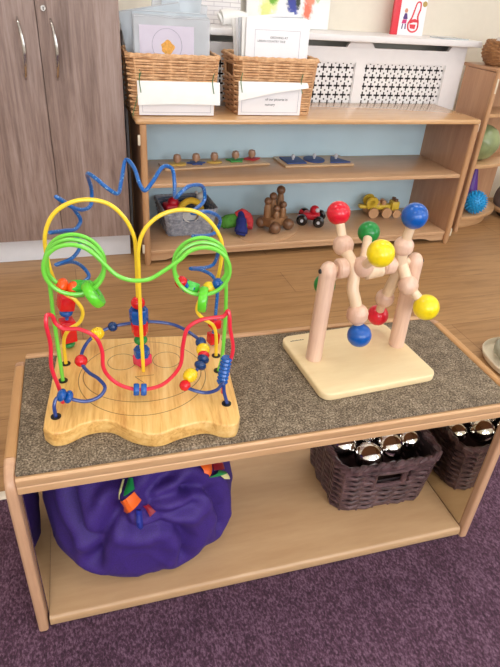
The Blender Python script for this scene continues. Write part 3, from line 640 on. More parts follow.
# ------------------------------------------------------------------ low shelf unit against the radiator
SX, SY, SW, SD = .2538, 2.0173, 1.44, .355
sh = thing('shelf_unit', 'low maple shelf unit with pale blue back against the radiator cover', 'shelf', (SX, SY, 0))
def shelf_end(x0, x1):
    G().box((x0, .016, .014), (x1, SD, .5385)).build('side_panel', 'shelf_side', sh)
shelf_end(.020, .038); shelf_end(SW-.026, SW-.008)
for x in (.026, SW-.014):
    G().tube([(x, .012, .0), (x, .012, .012), (x, .012, .52), (x, .012, .5385)], [.009, .0125, .0125, .0125], seg=14).build('leg', 'shelf_post', sh)
    G().tube([(x, SD-.012, .0), (x, SD-.012, .5385)], .0115, seg=12).build('leg', 'shelf_post', sh)
G().prism(rrect(0, 0, SW, SD, .012), .5386, .5569, .006).build('top_board', 'shelf_top', sh)
G().box((.039, .012, .309), (SW-.0265, SD-.012, .326), .004).build('middle_shelf', 'shelf_wood', sh)
G().box((.039, .012, .0417), (SW-.0265, SD-.012, .0587), .004).build('bottom_shelf', 'shelf_wood', sh)
G().box((.039, SD-.0115, .05), (SW-.0265, SD-.004, .538)).build('back_panel', 'back_blue', sh)
# shaped plinth rail under the bottom shelf
pr_ = [(.039,.0415),(.039,.012),(.10,.012),(.13,.022),(.16,.0255),(SW-.15,.0255),(SW-.12,.022),(SW-.09,.012),(SW-.0265,.012),(SW-.0265,.0415)]
kr = G().prism(pr_, -.034, -.020, Mx=Matrix.Rotation(PI/2, 4, 'X')).build('kick_rail', 'shelf_wood', sh)
for (x, z) in ((.012, .485), (.012, .07), (SW+.0, .055), (SW-.004, .525)):
    G().box((x-.006, .004, z-.018), (x+.003, .012, z+.018), .002).build('bracket', 'bracket_cream', sh)

# ------------------------------------------------------------------ tan wicker baskets and their papers
ZT = .5571
def tan_basket(cx, cy, rz, label, w0, w1, d0, d1, h):
    root = thing('wicker_basket', label, 'basket', (cx, cy, ZT), rz, 'tan wicker baskets on top of the shelf')
    fn = rect_outline(w0, d0, w1, d1, .004, h, .018)
    basket(root, fn, .0, h, 21, 17, .0042, .0046, 'wicker_tan', 'liner_tan', .008,
           skip=lambda q, s_: abs(q[1]) < .04 and q[0] < 0 and h*.66 < q[2] < h*.86)
    return root
b1 = tan_basket(.405, 2.185, -.02, 'left tan wicker basket on the shelf, holding clear wallets and a blank folded label', .292, .318, .20, .225, .19)
b2 = tan_basket(.792, 2.20, -.02, 'right tan wicker basket on the shelf, holding white folders and a printed label', .292, .318, .20, .225, .19)
def label_card(root, x0, x1, z0, z1, y, drop, slant):
    """white card tied to the front of a basket, its cover flap curling down over it"""
    cd_ = G().box((x0, y-.0015, z0), (x1, y, z1), .0004).build('label_card', 'paper', root)
    g = G(); b = g.bm; rows = []
    for i in range(9):
        k = i/8; row = []
        for j in range(13):
            q = j/12; x = x0-.004+(x1-x0+.014*(1 if slant else 0)+.008)*q
            dz = drop*(1-(slant*q))
            row.append(b.verts.new((x, y-.003-.016*math.sin(PI*.5*k)*(.5+.5*q), z1+.003-dz*k+.004*math.sin(3*q)*k)))
        rows.append(row)
    for i in range(8):
        for j in range(12): b.faces.new((rows[i][j], rows[i][j+1], rows[i+1][j+1], rows[i+1][j]))
    r = bmesh.ops.extrude_face_region(b, geom=b.faces[:])
    for v in r['geom']:
        if isinstance(v, bmesh.types.BMVert): v.co.y -= .0007
    bmesh.ops.recalc_face_normals(b, faces=b.faces[:])
    g.build('cover_flap', 'paper_cream', cd_)
    g = G(); w = .0004
    for a, c in (((x0+.012,z0+.010),(x1-.012,z0+.010)),((x0+.012,z0+.010),(x0+.012,z1-.03)),((x1-.012,z0+.010),(x1-.012,z1-.03))):
        g.box((min(a[0],c[0])-w, y-.0021, min(a[1],c[1])-w), (max(a[0],c[0])+w, y-.0016, max(a[1],c[1])+w))
    g.build('ruled_border', 'ink_pale', cd_)
    for x in (x0+.006, x1-.006):
        G().tube([(x, y-.022, z1-.032), (x-.002, y-.005, z1+.006), (x+.006, y+.004, z1+.03)], .0016, seg=6, sub=4).build('tie', 'tie_green', root)
    return cd_
label_card(b1, -.128, .140, .004, .113, -.119, .078, .05)
c2 = label_card(b2, -.148, .098, .003, .116, -.119, .066, .75)
for s_, x, z, sz in (('of our pictures in', -.045, .055, .0125), ('nursery', -.045, .037, .0125)):
    me = text_mesh(s_, sz); me.materials.append(M['ink']); o = bpy.data.objects.new('printed_text', me); COL.objects.link(o)
    o.parent = c2; o.location = (x, -.1212, z); o.rotation_euler = (PI/2, 0, 0)
G().tube([(-.12,-.112,.15),(-.128,-.118,.08),(-.150,-.13,.012),(-.152,-.135,.004)], .0014, seg=6, sub=5).build('loose_string', 'tie_green', b1)

def wallet(label, x, y, rz, tilt, w, h, mat, z=.0, lean=0.0, card=None):
    root = thing('plastic_wallet', label, 'wallet', (x, y, ZT+.008+z), rz, 'clear plastic wallets in the left basket')
    root.rotation_euler = (tilt, lean, rz)
    G().box((-w/2, -.002, 0), (w/2, .002, h), .0012).build('sleeve', mat, root)
    g = G().tube([(-w/2+.003, 0, h), (w/2-.003, 0, h)], .0026, seg=8); g.build('opening_edge', 'wallet_clear', root)
    if card:
        x0, x1, z0, z1 = card
        sht = G().box((x0, -.0032, z0), (x1, -.0022, z1)).build('paper_insert', 'drawing_paper', root)
    return root
w1 = wallet('frontmost clear wallet in the left basket, showing a drawing with an orange blob', .409, 2.128, -.02, -.06, .264, .296, 'wallet_clear', card=(-.115,.075,.02,.272))
pc = [c for c in w1.children if c.name.startswith('paper_insert')][0]
g = G(); g.tube([(-.02+.052*math.cos(a*PI/18), -.0034, .212+.052*math.sin(a*PI/18)) for a in range(-4, 23)], .0007, seg=5); g.build('drawn_circle', 'ink_pale', pc)
g = G(); pts = [(-.018+(.023+.003*math.sin(5*a*PI/12+1))*math.cos(a*PI/12), .205+(.022+.003*math.cos(4*a*PI/12))*math.sin(a*PI/12)) for a in range(24)]
g.prism(pts, 0, .0004, Mx=Matrix.Translation((0,-.0032,0)) @ Matrix.Rotation(PI/2,4,'X')).build('orange_blob', 'orange_crayon', pc)
wallet('second clear wallet in the left basket, just behind the orange drawing', .409, 2.150, -.02, -.045, .266, .300, 'wallet_clear')
wallet('blue-tinted wallet in the middle of the left basket, standing slightly taller', .407, 2.170, -.02, -.03, .262, .310, 'wallet_blue')
wallet('wallet leaning out over the left side of the left basket', .394, 2.200, -.02, -.02, .215, .302, 'wallet_blue', lean=-.18, z=.024)
wallet('wallet sticking up highest at the back of the left basket', .423, 2.225, -.03, .02, .14, .362, 'wallet_blue', lean=.10, z=.008)
wallet('wallet tipped to the right at the back of the left basket', .415, 2.243, .0, .0, .20, .33, 'wallet_clear', lean=.13, z=.018)

def folder(label, x, y, w, h, mat, tilt=-.03, lean=0.0, rz=-.02):
    root = thing('folder', label, 'folder', (x, y, ZT+.007+abs(math.sin(lean))*w/2), rz, 'white folders in the right basket'); root.rotation_euler = (tilt, lean, rz)
    G().box((-w/2, -.003, 0), (w/2, .003, h), .0015).build('cover', mat, root); return root
f1 = folder('frontmost white folder in the right basket with two lines of print', .800, 2.140, .245, .315, 'paper', -.04)
cv = [c for c in f1.children][0]
g = G(); w = .0004
for a, c in (((-.088,.02),(-.088,.275)),((.086,.02),(.086,.275)),((-.088,.275),(.086,.275))): g.box((a[0]-w, -.0036, a[1]-w), (c[0]+w, -.0031, c[1]+w))
g.build('ruled_border', 'ink_pale', cv)
for s_, x, z, sz in (('GROWING AT', -.03, .248, .0105), ('URBAN COUNTRY TALE', -.078, .236, .0098)):
    me = text_mesh(s_, sz); me.materials.append(M['ink']); o = bpy.data.objects.new('printed_text', me); COL.objects.link(o)
    o.parent = cv; o.location = (x, -.0034, z); o.rotation_euler = (PI/2, 0, 0)
folder('second folder from the front in the right basket, its left edge showing', .796, 2.158, .250, .312, 'paper_cream', -.02, -.02)
folder('clear-sleeved folder third from the front in the right basket', .798, 2.178, .250, .309, 'wallet_clear', -.015, -.055)
folder('fourth folder from the front in the right basket, showing at the left', .800, 2.198, .246, .308, 'paper', -.01, -.085)
folder('hindmost cream folder in the right basket', .802, 2.225, .242, .306, 'paper_cream', -.01, -.12)

# ------------------------------------------------------------------ toys on the middle shelf
ZM = .3262
pz = G().box((-.232, -.05, 0), (.232, .05, .0085), .002).build('puzzle_board', 'puzzle_wood'); tag(pz, 'long narrow wooden puzzle board with five knobbed pieces', 'puzzle board'); at(pz, (.608, 2.262, ZM), .115)
def piece(label, x, y, poly, mat, knob, z, kr=.017, rz=0.0, grp='knobbed pieces on the long puzzle board'):
    r = thing('puzzle_piece', label, 'puzzle piece', (x, y, z), rz, grp)
    G().prism(poly, 0, .006, .0015).build('shape', mat, r)
    G().lathe([(0,.0062),(.005,.0062),(.0045,.010),(kr*.8,.013),(kr,.013+kr*.7),(kr*.75,.013+kr*1.5),(0,.013+kr*1.8)], (0,0,0), (0,0,1), 18).build('knob', knob, r)
def star(n, r0, r1, sy=1.0): return [((r0 if i % 2 else r1)*math.cos(PI*i/n), sy*(r0 if i % 2 else r1)*math.sin(PI*i/n)) for i in range(2*n)]
ZP = ZM+.0088
piece('yellow rounded puzzle piece at the left end of the long board', .443, 2.246, rrect(-.036,-.026,.036,.026,.022), 'puzzle_yellow', 'knob_brown', ZP)
piece('blue star-shaped puzzle piece, second from the left', .524, 2.255, star(6,.026,.040,.8), 'puzzle_blue', 'knob_brown', ZP)
piece('yellow oval puzzle piece in the middle of the long board', .604, 2.265, [(.033*math.cos(PI*i/12), .022*math.sin(PI*i/12)) for i in range(24)], 'puzzle_yellow', 'knob_brown', ZP)
piece('green frog-like puzzle piece, second from the right', .702, 2.285, star(5,.028,.044,.85), 'puzzle_green', 'knob_brown', ZP, rz=.3)
piece('red puzzle piece at the right end of the long board', .780, 2.300, star(4,.026,.038,.8), 'puzzle_red', 'knob_brown', ZP)
pz2 = G().box((-.165, -.075, 0), (.165, .075, .0085), .002).build('puzzle_board', 'puzzle_wood'); tag(pz2, 'square-ended wooden puzzle board with three dark blue shapes', 'puzzle board'); at(pz2, (1.060, 2.268, ZM), .02)
gb = 'blue pieces on the second puzzle board'
piece('dark blue square puzzle piece with a pale knob', .958, 2.262, [(-.045,-.05),(.045,-.05),(.045,.05),(-.045,.05)], 'puzzle_blue', 'knob_white', ZP, .009, .02, gb)
piece('dark blue round puzzle piece with a pale knob', 1.062, 2.270, [(.047*math.cos(PI*i/16), .052*math.sin(PI*i/16)) for i in range(32)], 'puzzle_blue', 'knob_white', ZP, .009, .02, gb)
piece('dark blue triangular puzzle piece with a pale knob', 1.164, 2.262, [(-.05,-.05),(.05,-.05),(0,.052)], 'puzzle_blue', 'knob_white', ZP, .009, .02, gb)

# ------------------------------------------------------------------ toys on the bottom shelf
ZB = .0590
gb_ = thing('grey_basket', 'grey woven basket of toys at the left end of the bottom shelf', 'basket', (.478, 2.245, ZB), .03)
fn = rect_outline(.185, .165, .232, .215, 0, .125, .02)
basket(gb_, fn, 0, .112, 15, 22, .0042, .0026, 'wicker_grey', 'liner_blue', .006,
       skip=lambda q, s_: q[1] < -.05 and abs(q[0]) < .034 and q[2] > .066 and abs(q[0]) < .034*math.sqrt(max(0, 1-((.100-min(.1,q[2]))/.036)**2)))
g = G().tube([(.036*math.cos(a*PI/12), -.097+.0*a, .098+.034*math.sin(a*PI/12)) for a in range(12, 25)], .0022, seg=6); g.build('handle_edge', 'fabric_white', gb_)
G().prism([(.036*math.cos(a*PI/12), .098+.036*math.sin(a*PI/12)) for a in range(12, 25)], 0, .001, Mx=Matrix.Translation((0,-.089,0)) @ Matrix.Rotation(PI/2-.22,4,'X') @ Matrix.Translation((0,0,0))).build('handle_lining', 'fabric_white', gb_)
o = G().tube([(-.05,0,0),(-.03,.0,.03),(0,0,.042),(.03,0,.03),(.05,0,0)], .014, seg=12, sub=6).build('toy_banana', 'fabric_yellow'); tag(o, 'curved yellow soft toy on top in the grey basket', 'toy'); at(o, (.495, 2.225, ZB+.088), .1)
g = G(); g.box((-.04,-.03,0), (.04,.03,.06), .012, seg=3); g.sphere((0,0,.06), .024); o = g.build('toy_block', 'toy_red'); tag(o, 'red toy at the left in the grey basket', 'toy'); at(o, (.425, 2.25, ZB+.055), .2)
g = G(); g.sphere((0,0,.024), .024, (1,.9,1)); g.sphere((.004,-.006,.054), .017); g.sphere((-.010,0,.070), .007); g.sphere((.016,0,.070), .007)
o = g.build('soft_toy', 'fabric_white'); tag(o, 'small white soft toy at the back right of the grey basket', 'toy'); at(o, (.545, 2.288, ZB+.072), 0)
g = G(); g.sphere((0,0,.02), .03, (1.2,1,.8)); g.sphere((.03,.01,.024), .024); o = g.build('dark_toy', 'fabric_navy'); tag(o, 'dark rounded toy at the back left of the grey basket', 'toy'); at(o, (.435, 2.30, ZB+.055), 0)
g = G(); g.sphere((0,0,.03), .036, (1.3,1,.9)); o = g.build('cloth_ball', 'fabric_white'); tag(o, 'pale cloth ball low in the front of the grey basket', 'ball'); at(o, (.49, 2.205, ZB+.022), 0)

pl = thing('soft_toy', 'green, navy and red soft cloth toy lying beside the grey basket', 'soft toy', (.680, 2.185, ZB), .05)
G().tube([(-.070,.02,.030),(-.05,.015,.034),(-.03,.005,.042),(.01,0,.046),(.04,0,.04)], [.018,.026,.030,.030,.022,.02], seg=14, sub=5).build('body', 'fabric_green', pl)
G().tube([(.03,-.01,.078),(.018,-.05,.055),(.008,-.075,.022),(.004,-.08,.008)], [.018,.026,.032,.024,.018], seg=12, sub=5).build('wing', 'fabric_navy', pl)
G().tube([(.01,.0,.066),(.035,-.005,.078),(.058,-.012,.064),(.068,-.02,.036),(.06,-.03,.018)], [.018,.022,.026,.024,.016], seg=12, sub=5).build('head', 'fabric_red', pl)
G().sphere((.034,-.038,.036), .020, (1,.8,1.1)).build('belly', 'lime2', pl)

ov = G().prism([(.165*math.cos(PI*i/24), .105*math.sin(PI*i/24)) for i in range(48)], 0, .005, .0015).build('oval_board', 'shelf_wood'); tag(ov, 'thin oval wooden board on the bottom shelf under the wooden figures', 'board'); at(ov, (.835, 2.155, ZB), .55)
pt = thing('wooden_pull_toy', 'brown wooden rolling toy with ball wheels and peg people', 'toy', (.862, 2.168, ZB+.0052), .45)
G().box((-.045,-.026,.016), (.045,.026,.050), .006).build('chassis', 'toy_wood', pt)
for x, y in ((-.034,-.036),(.036,-.036),(-.034,.036),(.036,.036)):
    G().sphere((x, y, .0222), .0222).build('wheel', 'toy_wood_dark', pt)
def peg(x, y, z, h, r, hr):
    p = G().lathe([(0,0),(r,0),(r,h*.7),(r*.7,h),(0,h)], (x,y,z), (0,0,1), 16).build('peg_figure', 'toy_wood', pt)
    G().sphere((x, y, z+h+hr*.7), hr).build('head', 'toy_wood_dark', p)
peg(.030, .010, .0505, .078, .0145, .0165); peg(-.006, .012, .0505, .062, .014, .0145); peg(-.034, .010, .0505, .050, .013, .014); peg(-.012, -.016, .0505, .026, .0125, .0135); peg(.022, -.016, .0505, .034, .012, .013)

pl.scale = (.88, .95, 1.0)
pt.scale = (1.18, 1.18, 1.18)

car = thing('toy_car', 'small red toy car with black ball wheels on the bottom shelf', 'toy car', (1.062, 2.225, ZB), -.5)
G().box((-.028,-.022,.016), (.030,.022,.040), .008, seg=3).build('body', 'toy_red', car)
G().sphere((.010,0,.048), .017).build('driver', 'toy_red', car)
G().sphere((.020,-.010,.052), .0085).build('face', 'knob_white', car)
for x, y, r in ((-.028,-.036,.0195),(.030,-.036,.0195),(-.028,.036,.0195),(.030,.036,.0195)):
    w = G().lathe([(0,-.010),(r*.7,-.010),(r,-.005),(r,.005),(r*.7,.010),(0,.010)], (x, y, r), (0,1,0), 22).build('wheel', 'tyre_black', car)
    G().lathe([(0,0),(.006,0),(.005,.003),(0,.003)], (x, y+(.010 if y > 0 else -.010), r), (0, 1 if y > 0 else -1, 0), 12).build('hub', 'knob_white', w)
for y in (-.026,.026): G().rod((-.030,y*.9,.024), (-.044,y*1.05,.030), .007).build('bumper', 'toy_red', car)

car.scale = (1.3, 1.3, 1.3)

yt = thing('pull_along_toy', 'yellow wooden pull-along toy with pale wheels and a red string', 'toy', (1.44, 2.275, ZB), -.12)
G().box((-.058,-.018,.030), (.050,.018,.052), .006).build('body', 'toy_yellow', yt)
hd = G().box((.052,-.022,.026), (.088,.022,.066), .007).build('head', 'toy_yellow', yt)
for y in (-.012,.012): G().lathe([(0,0),(.009,0),(.009,.010),(0,.012)], (.07, y, .066), (0,0,1), 12).build('eye', 'toy_wood_dark', hd)
for x, z in ((-.035,.022),(.026,.022),(.072,.018)):
    for y in (-.034,.034):
        G().lathe([(0,-.006),(z,-.006),(z,.006),(0,.006)], (x, y, z), (0,1,0), 20).build('wheel', 'shelf_post', yt)
for y in (-.038,.038):
    G().lathe([(.012,-.004),(.026,-.004),(.026,.004),(.012,.004),(.012,-.004)], (-.042, y*.55, .064), (0,1,.3), 20).build('ear', 'toy_yellow', yt)
for x in (-.012, .016):
    for y in (-.010, .010): G().lathe([(0,0),(.010,0),(.010,.014),(.007,.018),(0,.018)], (x, y, .052), (0,0,1), 14).build('peg', 'shelf_post', yt)
G().box((-.092,-.014,.034), (-.060,.014,.048), .004).build('tail', 'toy_yellow', yt)
G().tube([(.088,-.01,.026),(.105,-.05,.004),(.125,-.085,.002),(.155,-.09,.002),(.175,-.075,.002)], .002, seg=6, sub=5).build('string', 'toy_red', yt)

yt.scale = (1.12, 1.12, 1.12)

# ------------------------------------------------------------------ tall corner unit at the right
cu = thing('corner_shelf_unit', 'taller wooden unit with rounded shelves at the right edge', 'shelf', (1.817, 2.145, 0))
G().box((0, .012, .015), (.017, .225, .722)).build('side_panel', 'unit_wood', cu)
G().tube([(.0085,.008,0),(.0085,.008,.735)], .0115, seg=14).build('post', 'shelf_post', cu)
G().tube([(.0085,.222,0),(.0085,.222,.725)], .0105, seg=12).build('post', 'unit_wood', cu)
def quarter(r, z0, z1, nm, mat, y0=.230, rx=1.6):
    P = [(.018, y0), (.018, y0-r*.98)]+[(.018+r*math.sin(PI/2*i/16)*rx, y0-r*.98*math.cos(PI/2*i/16)) for i in range(1, 17)]
    return G().prism(P, z0, z1, .004).build(nm, mat, cu)
quarter(.215, .048, .068, 'bottom_shelf', 'unit_shelf'); quarter(.19, .0, .047, 'plinth', 'unit_shelf')
quarter(.215, .305, .323, 'middle_shelf', 'unit_shelf')
quarter(.19, .53, .548, 'upper_shelf', 'unit_shelf')
G().box((.0, .0, .7225), (.36, .247, .738), .005).build('top_board', 'unit_wood', cu)
G().box((.018, .234, .0), (.36, .246, .722)).build('back_panel', 'unit_wood', cu)
G().box((.004, -.004, .640), (.012, -.001, .700), .001).build('bracket', 'bracket_cream', cu)
o = G(); b = bmesh.new(); bmesh.ops.create_icosphere(b, subdivisions=5, radius=.080)
for v in b.verts:
    n = noise.noise(v.co*26); v.co *= 1+.045*n; v.co.z *= 1.02
o._merge(b); o = o.build('textured_ball', 'jade', ang=180); tag(o, 'mottled pale green bumpy ball on the middle rounded shelf', 'ball'); at(o, (1.932, 2.262, .3232+.0835))
sp = G(); b = bmesh.new(); bmesh.ops.create_icosphere(b, subdivisions=4, radius=.050); sp._merge(b)
N_ = 170
for i in range(N_):
    z = 1-2*(i+.5)/N_; a = i*2.39996; rr = math.sqrt(1-z*z); d = Vector((rr*math.cos(a), rr*math.sin(a), z))
    sp.lathe([(.0042,0),(.0030,.006),(.0016,.0098),(0,.0105)], d*.0490, d, 6)
sp = sp.build('spiky_ball', 'spiky_blue'); tag(sp, 'bright blue spiky rubber ball on the bottom rounded shelf', 'ball'); at(sp, (1.945, 2.205, .068+.0598))
o = G().lathe([(0,0),(.050,0),(.052,.004),(.008,.206),(0,.21)], (0,0,0), (0,0,1), 24).build('toy_cone', 'purple_plastic'); tag(o, 'tall purple cone standing behind the blue spiky ball', 'cone'); at(o, (1.990, 2.318, .0682))
dm = thing('rounded_seat', 'grey brown domed seat with a pale rim on the floor at the right edge', 'seat', (2.335, 2.30, 0))
G().lathe([(0,.030),(.145,.030),(.150,.036),(.150,.048),(.142,.054),(0,.054)], (0,0,0), (0,0,1), 40).build('rim', 'unit_shelf', dm)
G().lathe([(.142,.0545),(.147,.075),(.143,.11),(.125,.16),(.10,.20),(.06,.225),(0,.232)], (0,0,0), (0,0,1), 40).build('cushion', 'taupe', dm)
G().lathe([(0,0),(.11,0),(.12,.030),(0,.030)], (0,0,0), (0,0,1), 32).build('foot', 'dark_edge', dm)
rb_ = thing('wicker_basket', 'wide brown wicker basket on top of the tall corner unit', 'basket', (1.970, 2.262, .7392))
def oval(z, s_):
    k = math.sin(PI*(.28+.40*z/.10)); a = 2*PI*s_
    return (.148*k*math.cos(a), .105*k*math.sin(a)), (math.cos(a), math.sin(a))
basket(rb_, oval, 0, .09, 12, 26, .0045, .003, 'wicker_brown', 'liner_tan', .008)
clo = G()
for i in range(5): clo.tube([(-.10+.045*i, -.02, .0), (-.08+.045*i, .0, .012), (-.06+.045*i, .03, .003)], .013, seg=10, sub=4)
clo = clo.build('folded_cloth', 'fabric_white'); tag(clo, 'pale speckled cloth lying in the brown wicker basket', 'cloth'); at(clo, (1.955, 2.262, .7385+.088))

# ------------------------------------------------------------------ carpet-topped play bench with mirror ends
TH = -.0284; BO = (-.1285, .5989, .002)
BL, BD, BH = .8663, .3105, .3759
be = thing('play_bench', 'low wooden play bench with grey carpet top and mirrored ends', 'bench', BO, TH)
def leg_path(x, y0, sgn):
    pts = [(x, y0, 0), (x, y0, .10), (x, y0, BH-.045)]
    for i in range(1, 8):
        a = PI/2*i/7; pts.append((x, y0+sgn*.030*(1-math.cos(a)), BH-.0415+.030*math.sin(a)-.0))
    return pts
prof = [(c[1], c[0]) for c in rrect(-.0082, -.0115, .0082, .0115, .006, 4)]
def rail_prof(w, h, r=.005): return [(c[1], c[0]) for c in rrect(-w/2, -h/2, w/2, h/2, r, 4)]
for x, nm in ((.0082, 'l'), (BL-.0082, 'r')):
    for y0, sg in ((.0118, 1), (BD-.0118, -1)):
        P = leg_path(x, y0, sg)
        g = G(); g.tube(P, 1, prof=rail_prof(.0164, .023)); g.build('leg', 'bench_leg', be)
    g = G(); g.tube([(x, .0418, BH-.0115), (x, BD/2, BH-.0115), (x, BD-.0418, BH-.0115)], 1, prof=rail_prof(.023, .0164) if False else rail_prof(.0164, .023)); g.build('side_rail', 'bench_rail', be)
    xo0, xo1 = (.004, .0195) if nm == 'l' else (BL-.0155-.0, BL-.004)
    G().box((x-.004, .024, .012), (x+.004, BD-.024, BH-.024)).build('end_panel', 'bench_leg', be)
    mx = (.0186, .0206) if nm == 'l' else (BL-.0150, BL-.0130)
    mx = (.0126, .0200) if nm == 'l' else (BL-.0200, BL-.0126)
    G().box((mx[0], .014, .0285), (mx[1], BD-.014, BH-.032)).build('mirror_panel', 'mirror', be)
    be.children[-1]['label'] = 'mirrored inner face of bench end'
fr_ = [(.0,.0),(.0055,-.0005)]
fp = [(0.0045,BH-.040),(.003,BH-.038),(.003,BH-.027),(.0042,BH-.0255),(.0032,BH-.024),(.0032,BH-.0125),(.006,BH-.0095),(.020,BH-.0095),(.020,BH-.040)]
g = G(); g.prism(fp, .0165, BL-.0165, Mx=Matrix(((0,0,1,0),(1,0,0,0),(0,1,0,0),(0,0,0,1)))); g.build('front_rail', 'bench_wood', be)
G().box((.0165, BD-.016, BH-.034), (BL-.0165, BD-.003, BH), .004).build('back_rail', 'bench_wood', be)
G().box((.0166, .0202, BH-.030), (BL-.0166, BD-.0162, BH-.012)).build('top_board', 'bench_wood', be)
cp = G().box((.0167, .0085, BH-.0093), (BL-.0167, BD-.0163, BH-.0028), .002, seg=2); cp.build('carpet_top', 'bench_carpet', be)
bs = [(.0045,.0065),(.009,.006),(BD-.004,.006),(BD-.004,.026),(.011,.026),(.0075,.0247),(.005,.0215),(.004,.016),(.004,.010)]
G().prism(bs, .0201, BL-.0201, Mx=Matrix(((0,0,1,0),(1,0,0,0),(0,1,0,0),(0,0,0,1)))).build('bottom_shelf', 'bench_floor', be)
ZS = BO[2]+.0262
ZK = BO[2]+BH-.0026
BM = Matrix.Translation(BO) @ Matrix.Rotation(TH, 4, 'Z')
def bw(x, y, z=None):
    v = BM @ Vector((x, y, 0)); return (v.x, v.y, z)

# ------------------------------------------------------------------ purple cloth bag under the bench
CEN = Vector((.2, .158, .165))
bag = thing('cloth_bag', 'slumped purple cloth bag with coloured ribbon tags under the bench', 'bag', (*bw(CEN.x, CEN.y)[:2], ZS), TH)
LC = Vector((0,0,CEN.z-.0282))          # centre of the bag above its base
EYE = BM.inverted() @ Vector(CAM) - CEN
EYE.z += BO[2]
def bag_f(q):
    e = 2.1 if q.z > 0 else 4.2; rz = .150 if q.z > 0 else .137
    return math.hypot(q.x/.172, q.y/.140)**e+(abs(q.z)/rz)**e-1
def onto_bag(p):
    """slide a fold point along the line of sight onto the bag's surface"""
    p = Vector(p)-CEN; d = (p-EYE).normalized(); L = (p-EYE).length; best = None
    for i in range(400):
        q = EYE+d*(L-.12+.24*i/399); f = bag_f(q)
        if f <= 0: return q
        if best is None or f < best[0]: best = (f, q)
    return best[1]
creases = [[onto_bag(p) for p in c] for c in CREASES]
def seg_d(p, a, b):
    ab = b-a; t = max(0, min(1, (p-a).dot(ab)/ab.length_squared)); return (p-(a+ab*t)).length
def bag_pt(d):
    """d: unit direction -> point of the slumped, creased cloth surface (bag-centre frame)"""
    e = 2.1 if d.z > 0 else 4.2
    rx, ry, rz = .172, .140, (.150 if d.z > 0 else .137)
    h = math.hypot(d.x/rx, d.y/ry); v = abs(d.z)/rz
    k = (h**e+v**e)**(-1/e)
    p = d*k
    n = noise.noise(p*7+Vector((3,1,7)))*.007 + noise.noise(p*18)*.002
    rg = 1-abs(noise.noise(Vector((p.x*14+p.z*10, p.y*8, p.z*9-p.x*6))+Vector((5,2,1)))); n += (rg**8)*.003
    for c in creases:
        dd = min(seg_d(p, a, b) for a, b in zip(c, c[1:]))
        n += -.020*math.exp(-(dd/.0095)**2) + .008*math.exp(-((dd-.026)/.014)**2)
    q = p+d*n
    q.z = max(q.z, -.1365)
    return q
g = G(); b = bmesh.new(); bmesh.ops.create_icosphere(b, subdivisions=6, radius=1)
for v in b.verts: v.co = bag_pt(v.co.normalized())+LC
g._merge(b); g.build('cloth', 'purple_cloth', bag, ang=180)
def ribbon(name, mat, c):
    c = [onto_bag(p) for p in c]; g = G(); b = g.bm; rows = []
    for i in range(7):
        row = []
        for j in range(5):
            u, w = i/6, j/4
            p = c[0]*(1-u)*(1-w)+c[1]*u*(1-w)+c[2]*u*w+c[3]*(1-u)*w
            s_ = bag_pt(p.normalized()); L = s_.length+.006+.004*math.sin(PI*u)
            row.append(b.verts.new(p.normalized()*L+LC))
        rows.append(row)
    for i in range(6):
        for j in range(4): b.faces.new((rows[i][j], rows[i+1][j], rows[i+1][j+1], rows[i][j+1]))
    bmesh.ops.recalc_face_normals(b, faces=b.faces[:])
    bmesh.ops.solidify(b, geom=b.faces[:], thickness=.0012)
    o = g.build(name, mat, bag); o['label'] = mat.replace('rib_', '')+' ribbon tag'
for n_, c in RIBBONS: ribbon('ribbon', 'rib_'+n_, c)

# ------------------------------------------------------------------ dark basket of chrome balls
db = thing('dark_wicker_basket', 'dark brown woven basket of chrome balls at the right under the bench', 'basket', bw(.706, .188, ZS), TH-.02)
fn = rect_outline(.208, .176, .232, .196, 0, .128, .03)
basket(db, fn, 0, .130, 16, 19, .0044, .0044, 'wicker_dark', 'liner_dark', .009,
       skip=lambda q, s_: q[1] < -.04 and -.036 < q[0] < .030 and .078 < q[2] < .112)
g = G(); yy = -.0965
g.tube([(-.038,yy,.076),(-.038,yy-.002,.114)], .006, seg=8); g.tube([(.032,yy,.076),(.032,yy-.002,.114)], .006, seg=8)
g.tube([(-.042,yy,.114),(-.003,yy-.004,.116),(.036,yy-.002,.114)], .006, seg=8, sub=4); g.tube([(-.042,yy+.002,.076),(-.003,yy,.074),(.036,yy+.002,.076)], .005, seg=8, sub=4)
g.build('handle_hole_edge', 'wicker_dark', db)
cb = None
for (x, y, z, r, lab) in ((-.036,-.054,.120,.0305,'foremost chrome ball in the dark basket, left of the handle hole'), (.024,-.036,.122,.029,'chrome ball behind the handle hole of the dark basket'),
                          (-.076,-.012,.122,.0285,'chrome ball against the left side of the dark basket'), (-.017,.007,.126,.028,'chrome ball in the middle of the dark basket'), (.080,-.022,.114,.025,'small chrome ball at the right side of the dark basket'),
                          (.036,.027,.120,.0285,'chrome ball behind the middle right of the dark basket'), (-.066,.054,.118,.028,'chrome ball at the back left of the dark basket'), (-.005,.060,.119,.0255,'chrome ball at the back middle of the dark basket')):
    o = G().sphere((0,0,0), r, u=40, v=24).build('chrome_ball', 'chrome'); tag(o, lab, 'ball', 'chrome balls in the dark basket')
    v = BM @ Vector((.706+x, .188+y, 0)); o.location = (v.x, v.y, ZS+z)
for (x, y, z, r) in ((-.045,-.035,.037,.030), (.03,.04,.037,.030), (-.05,.05,.034,.028), (.045,-.03,.034,.028)): pass

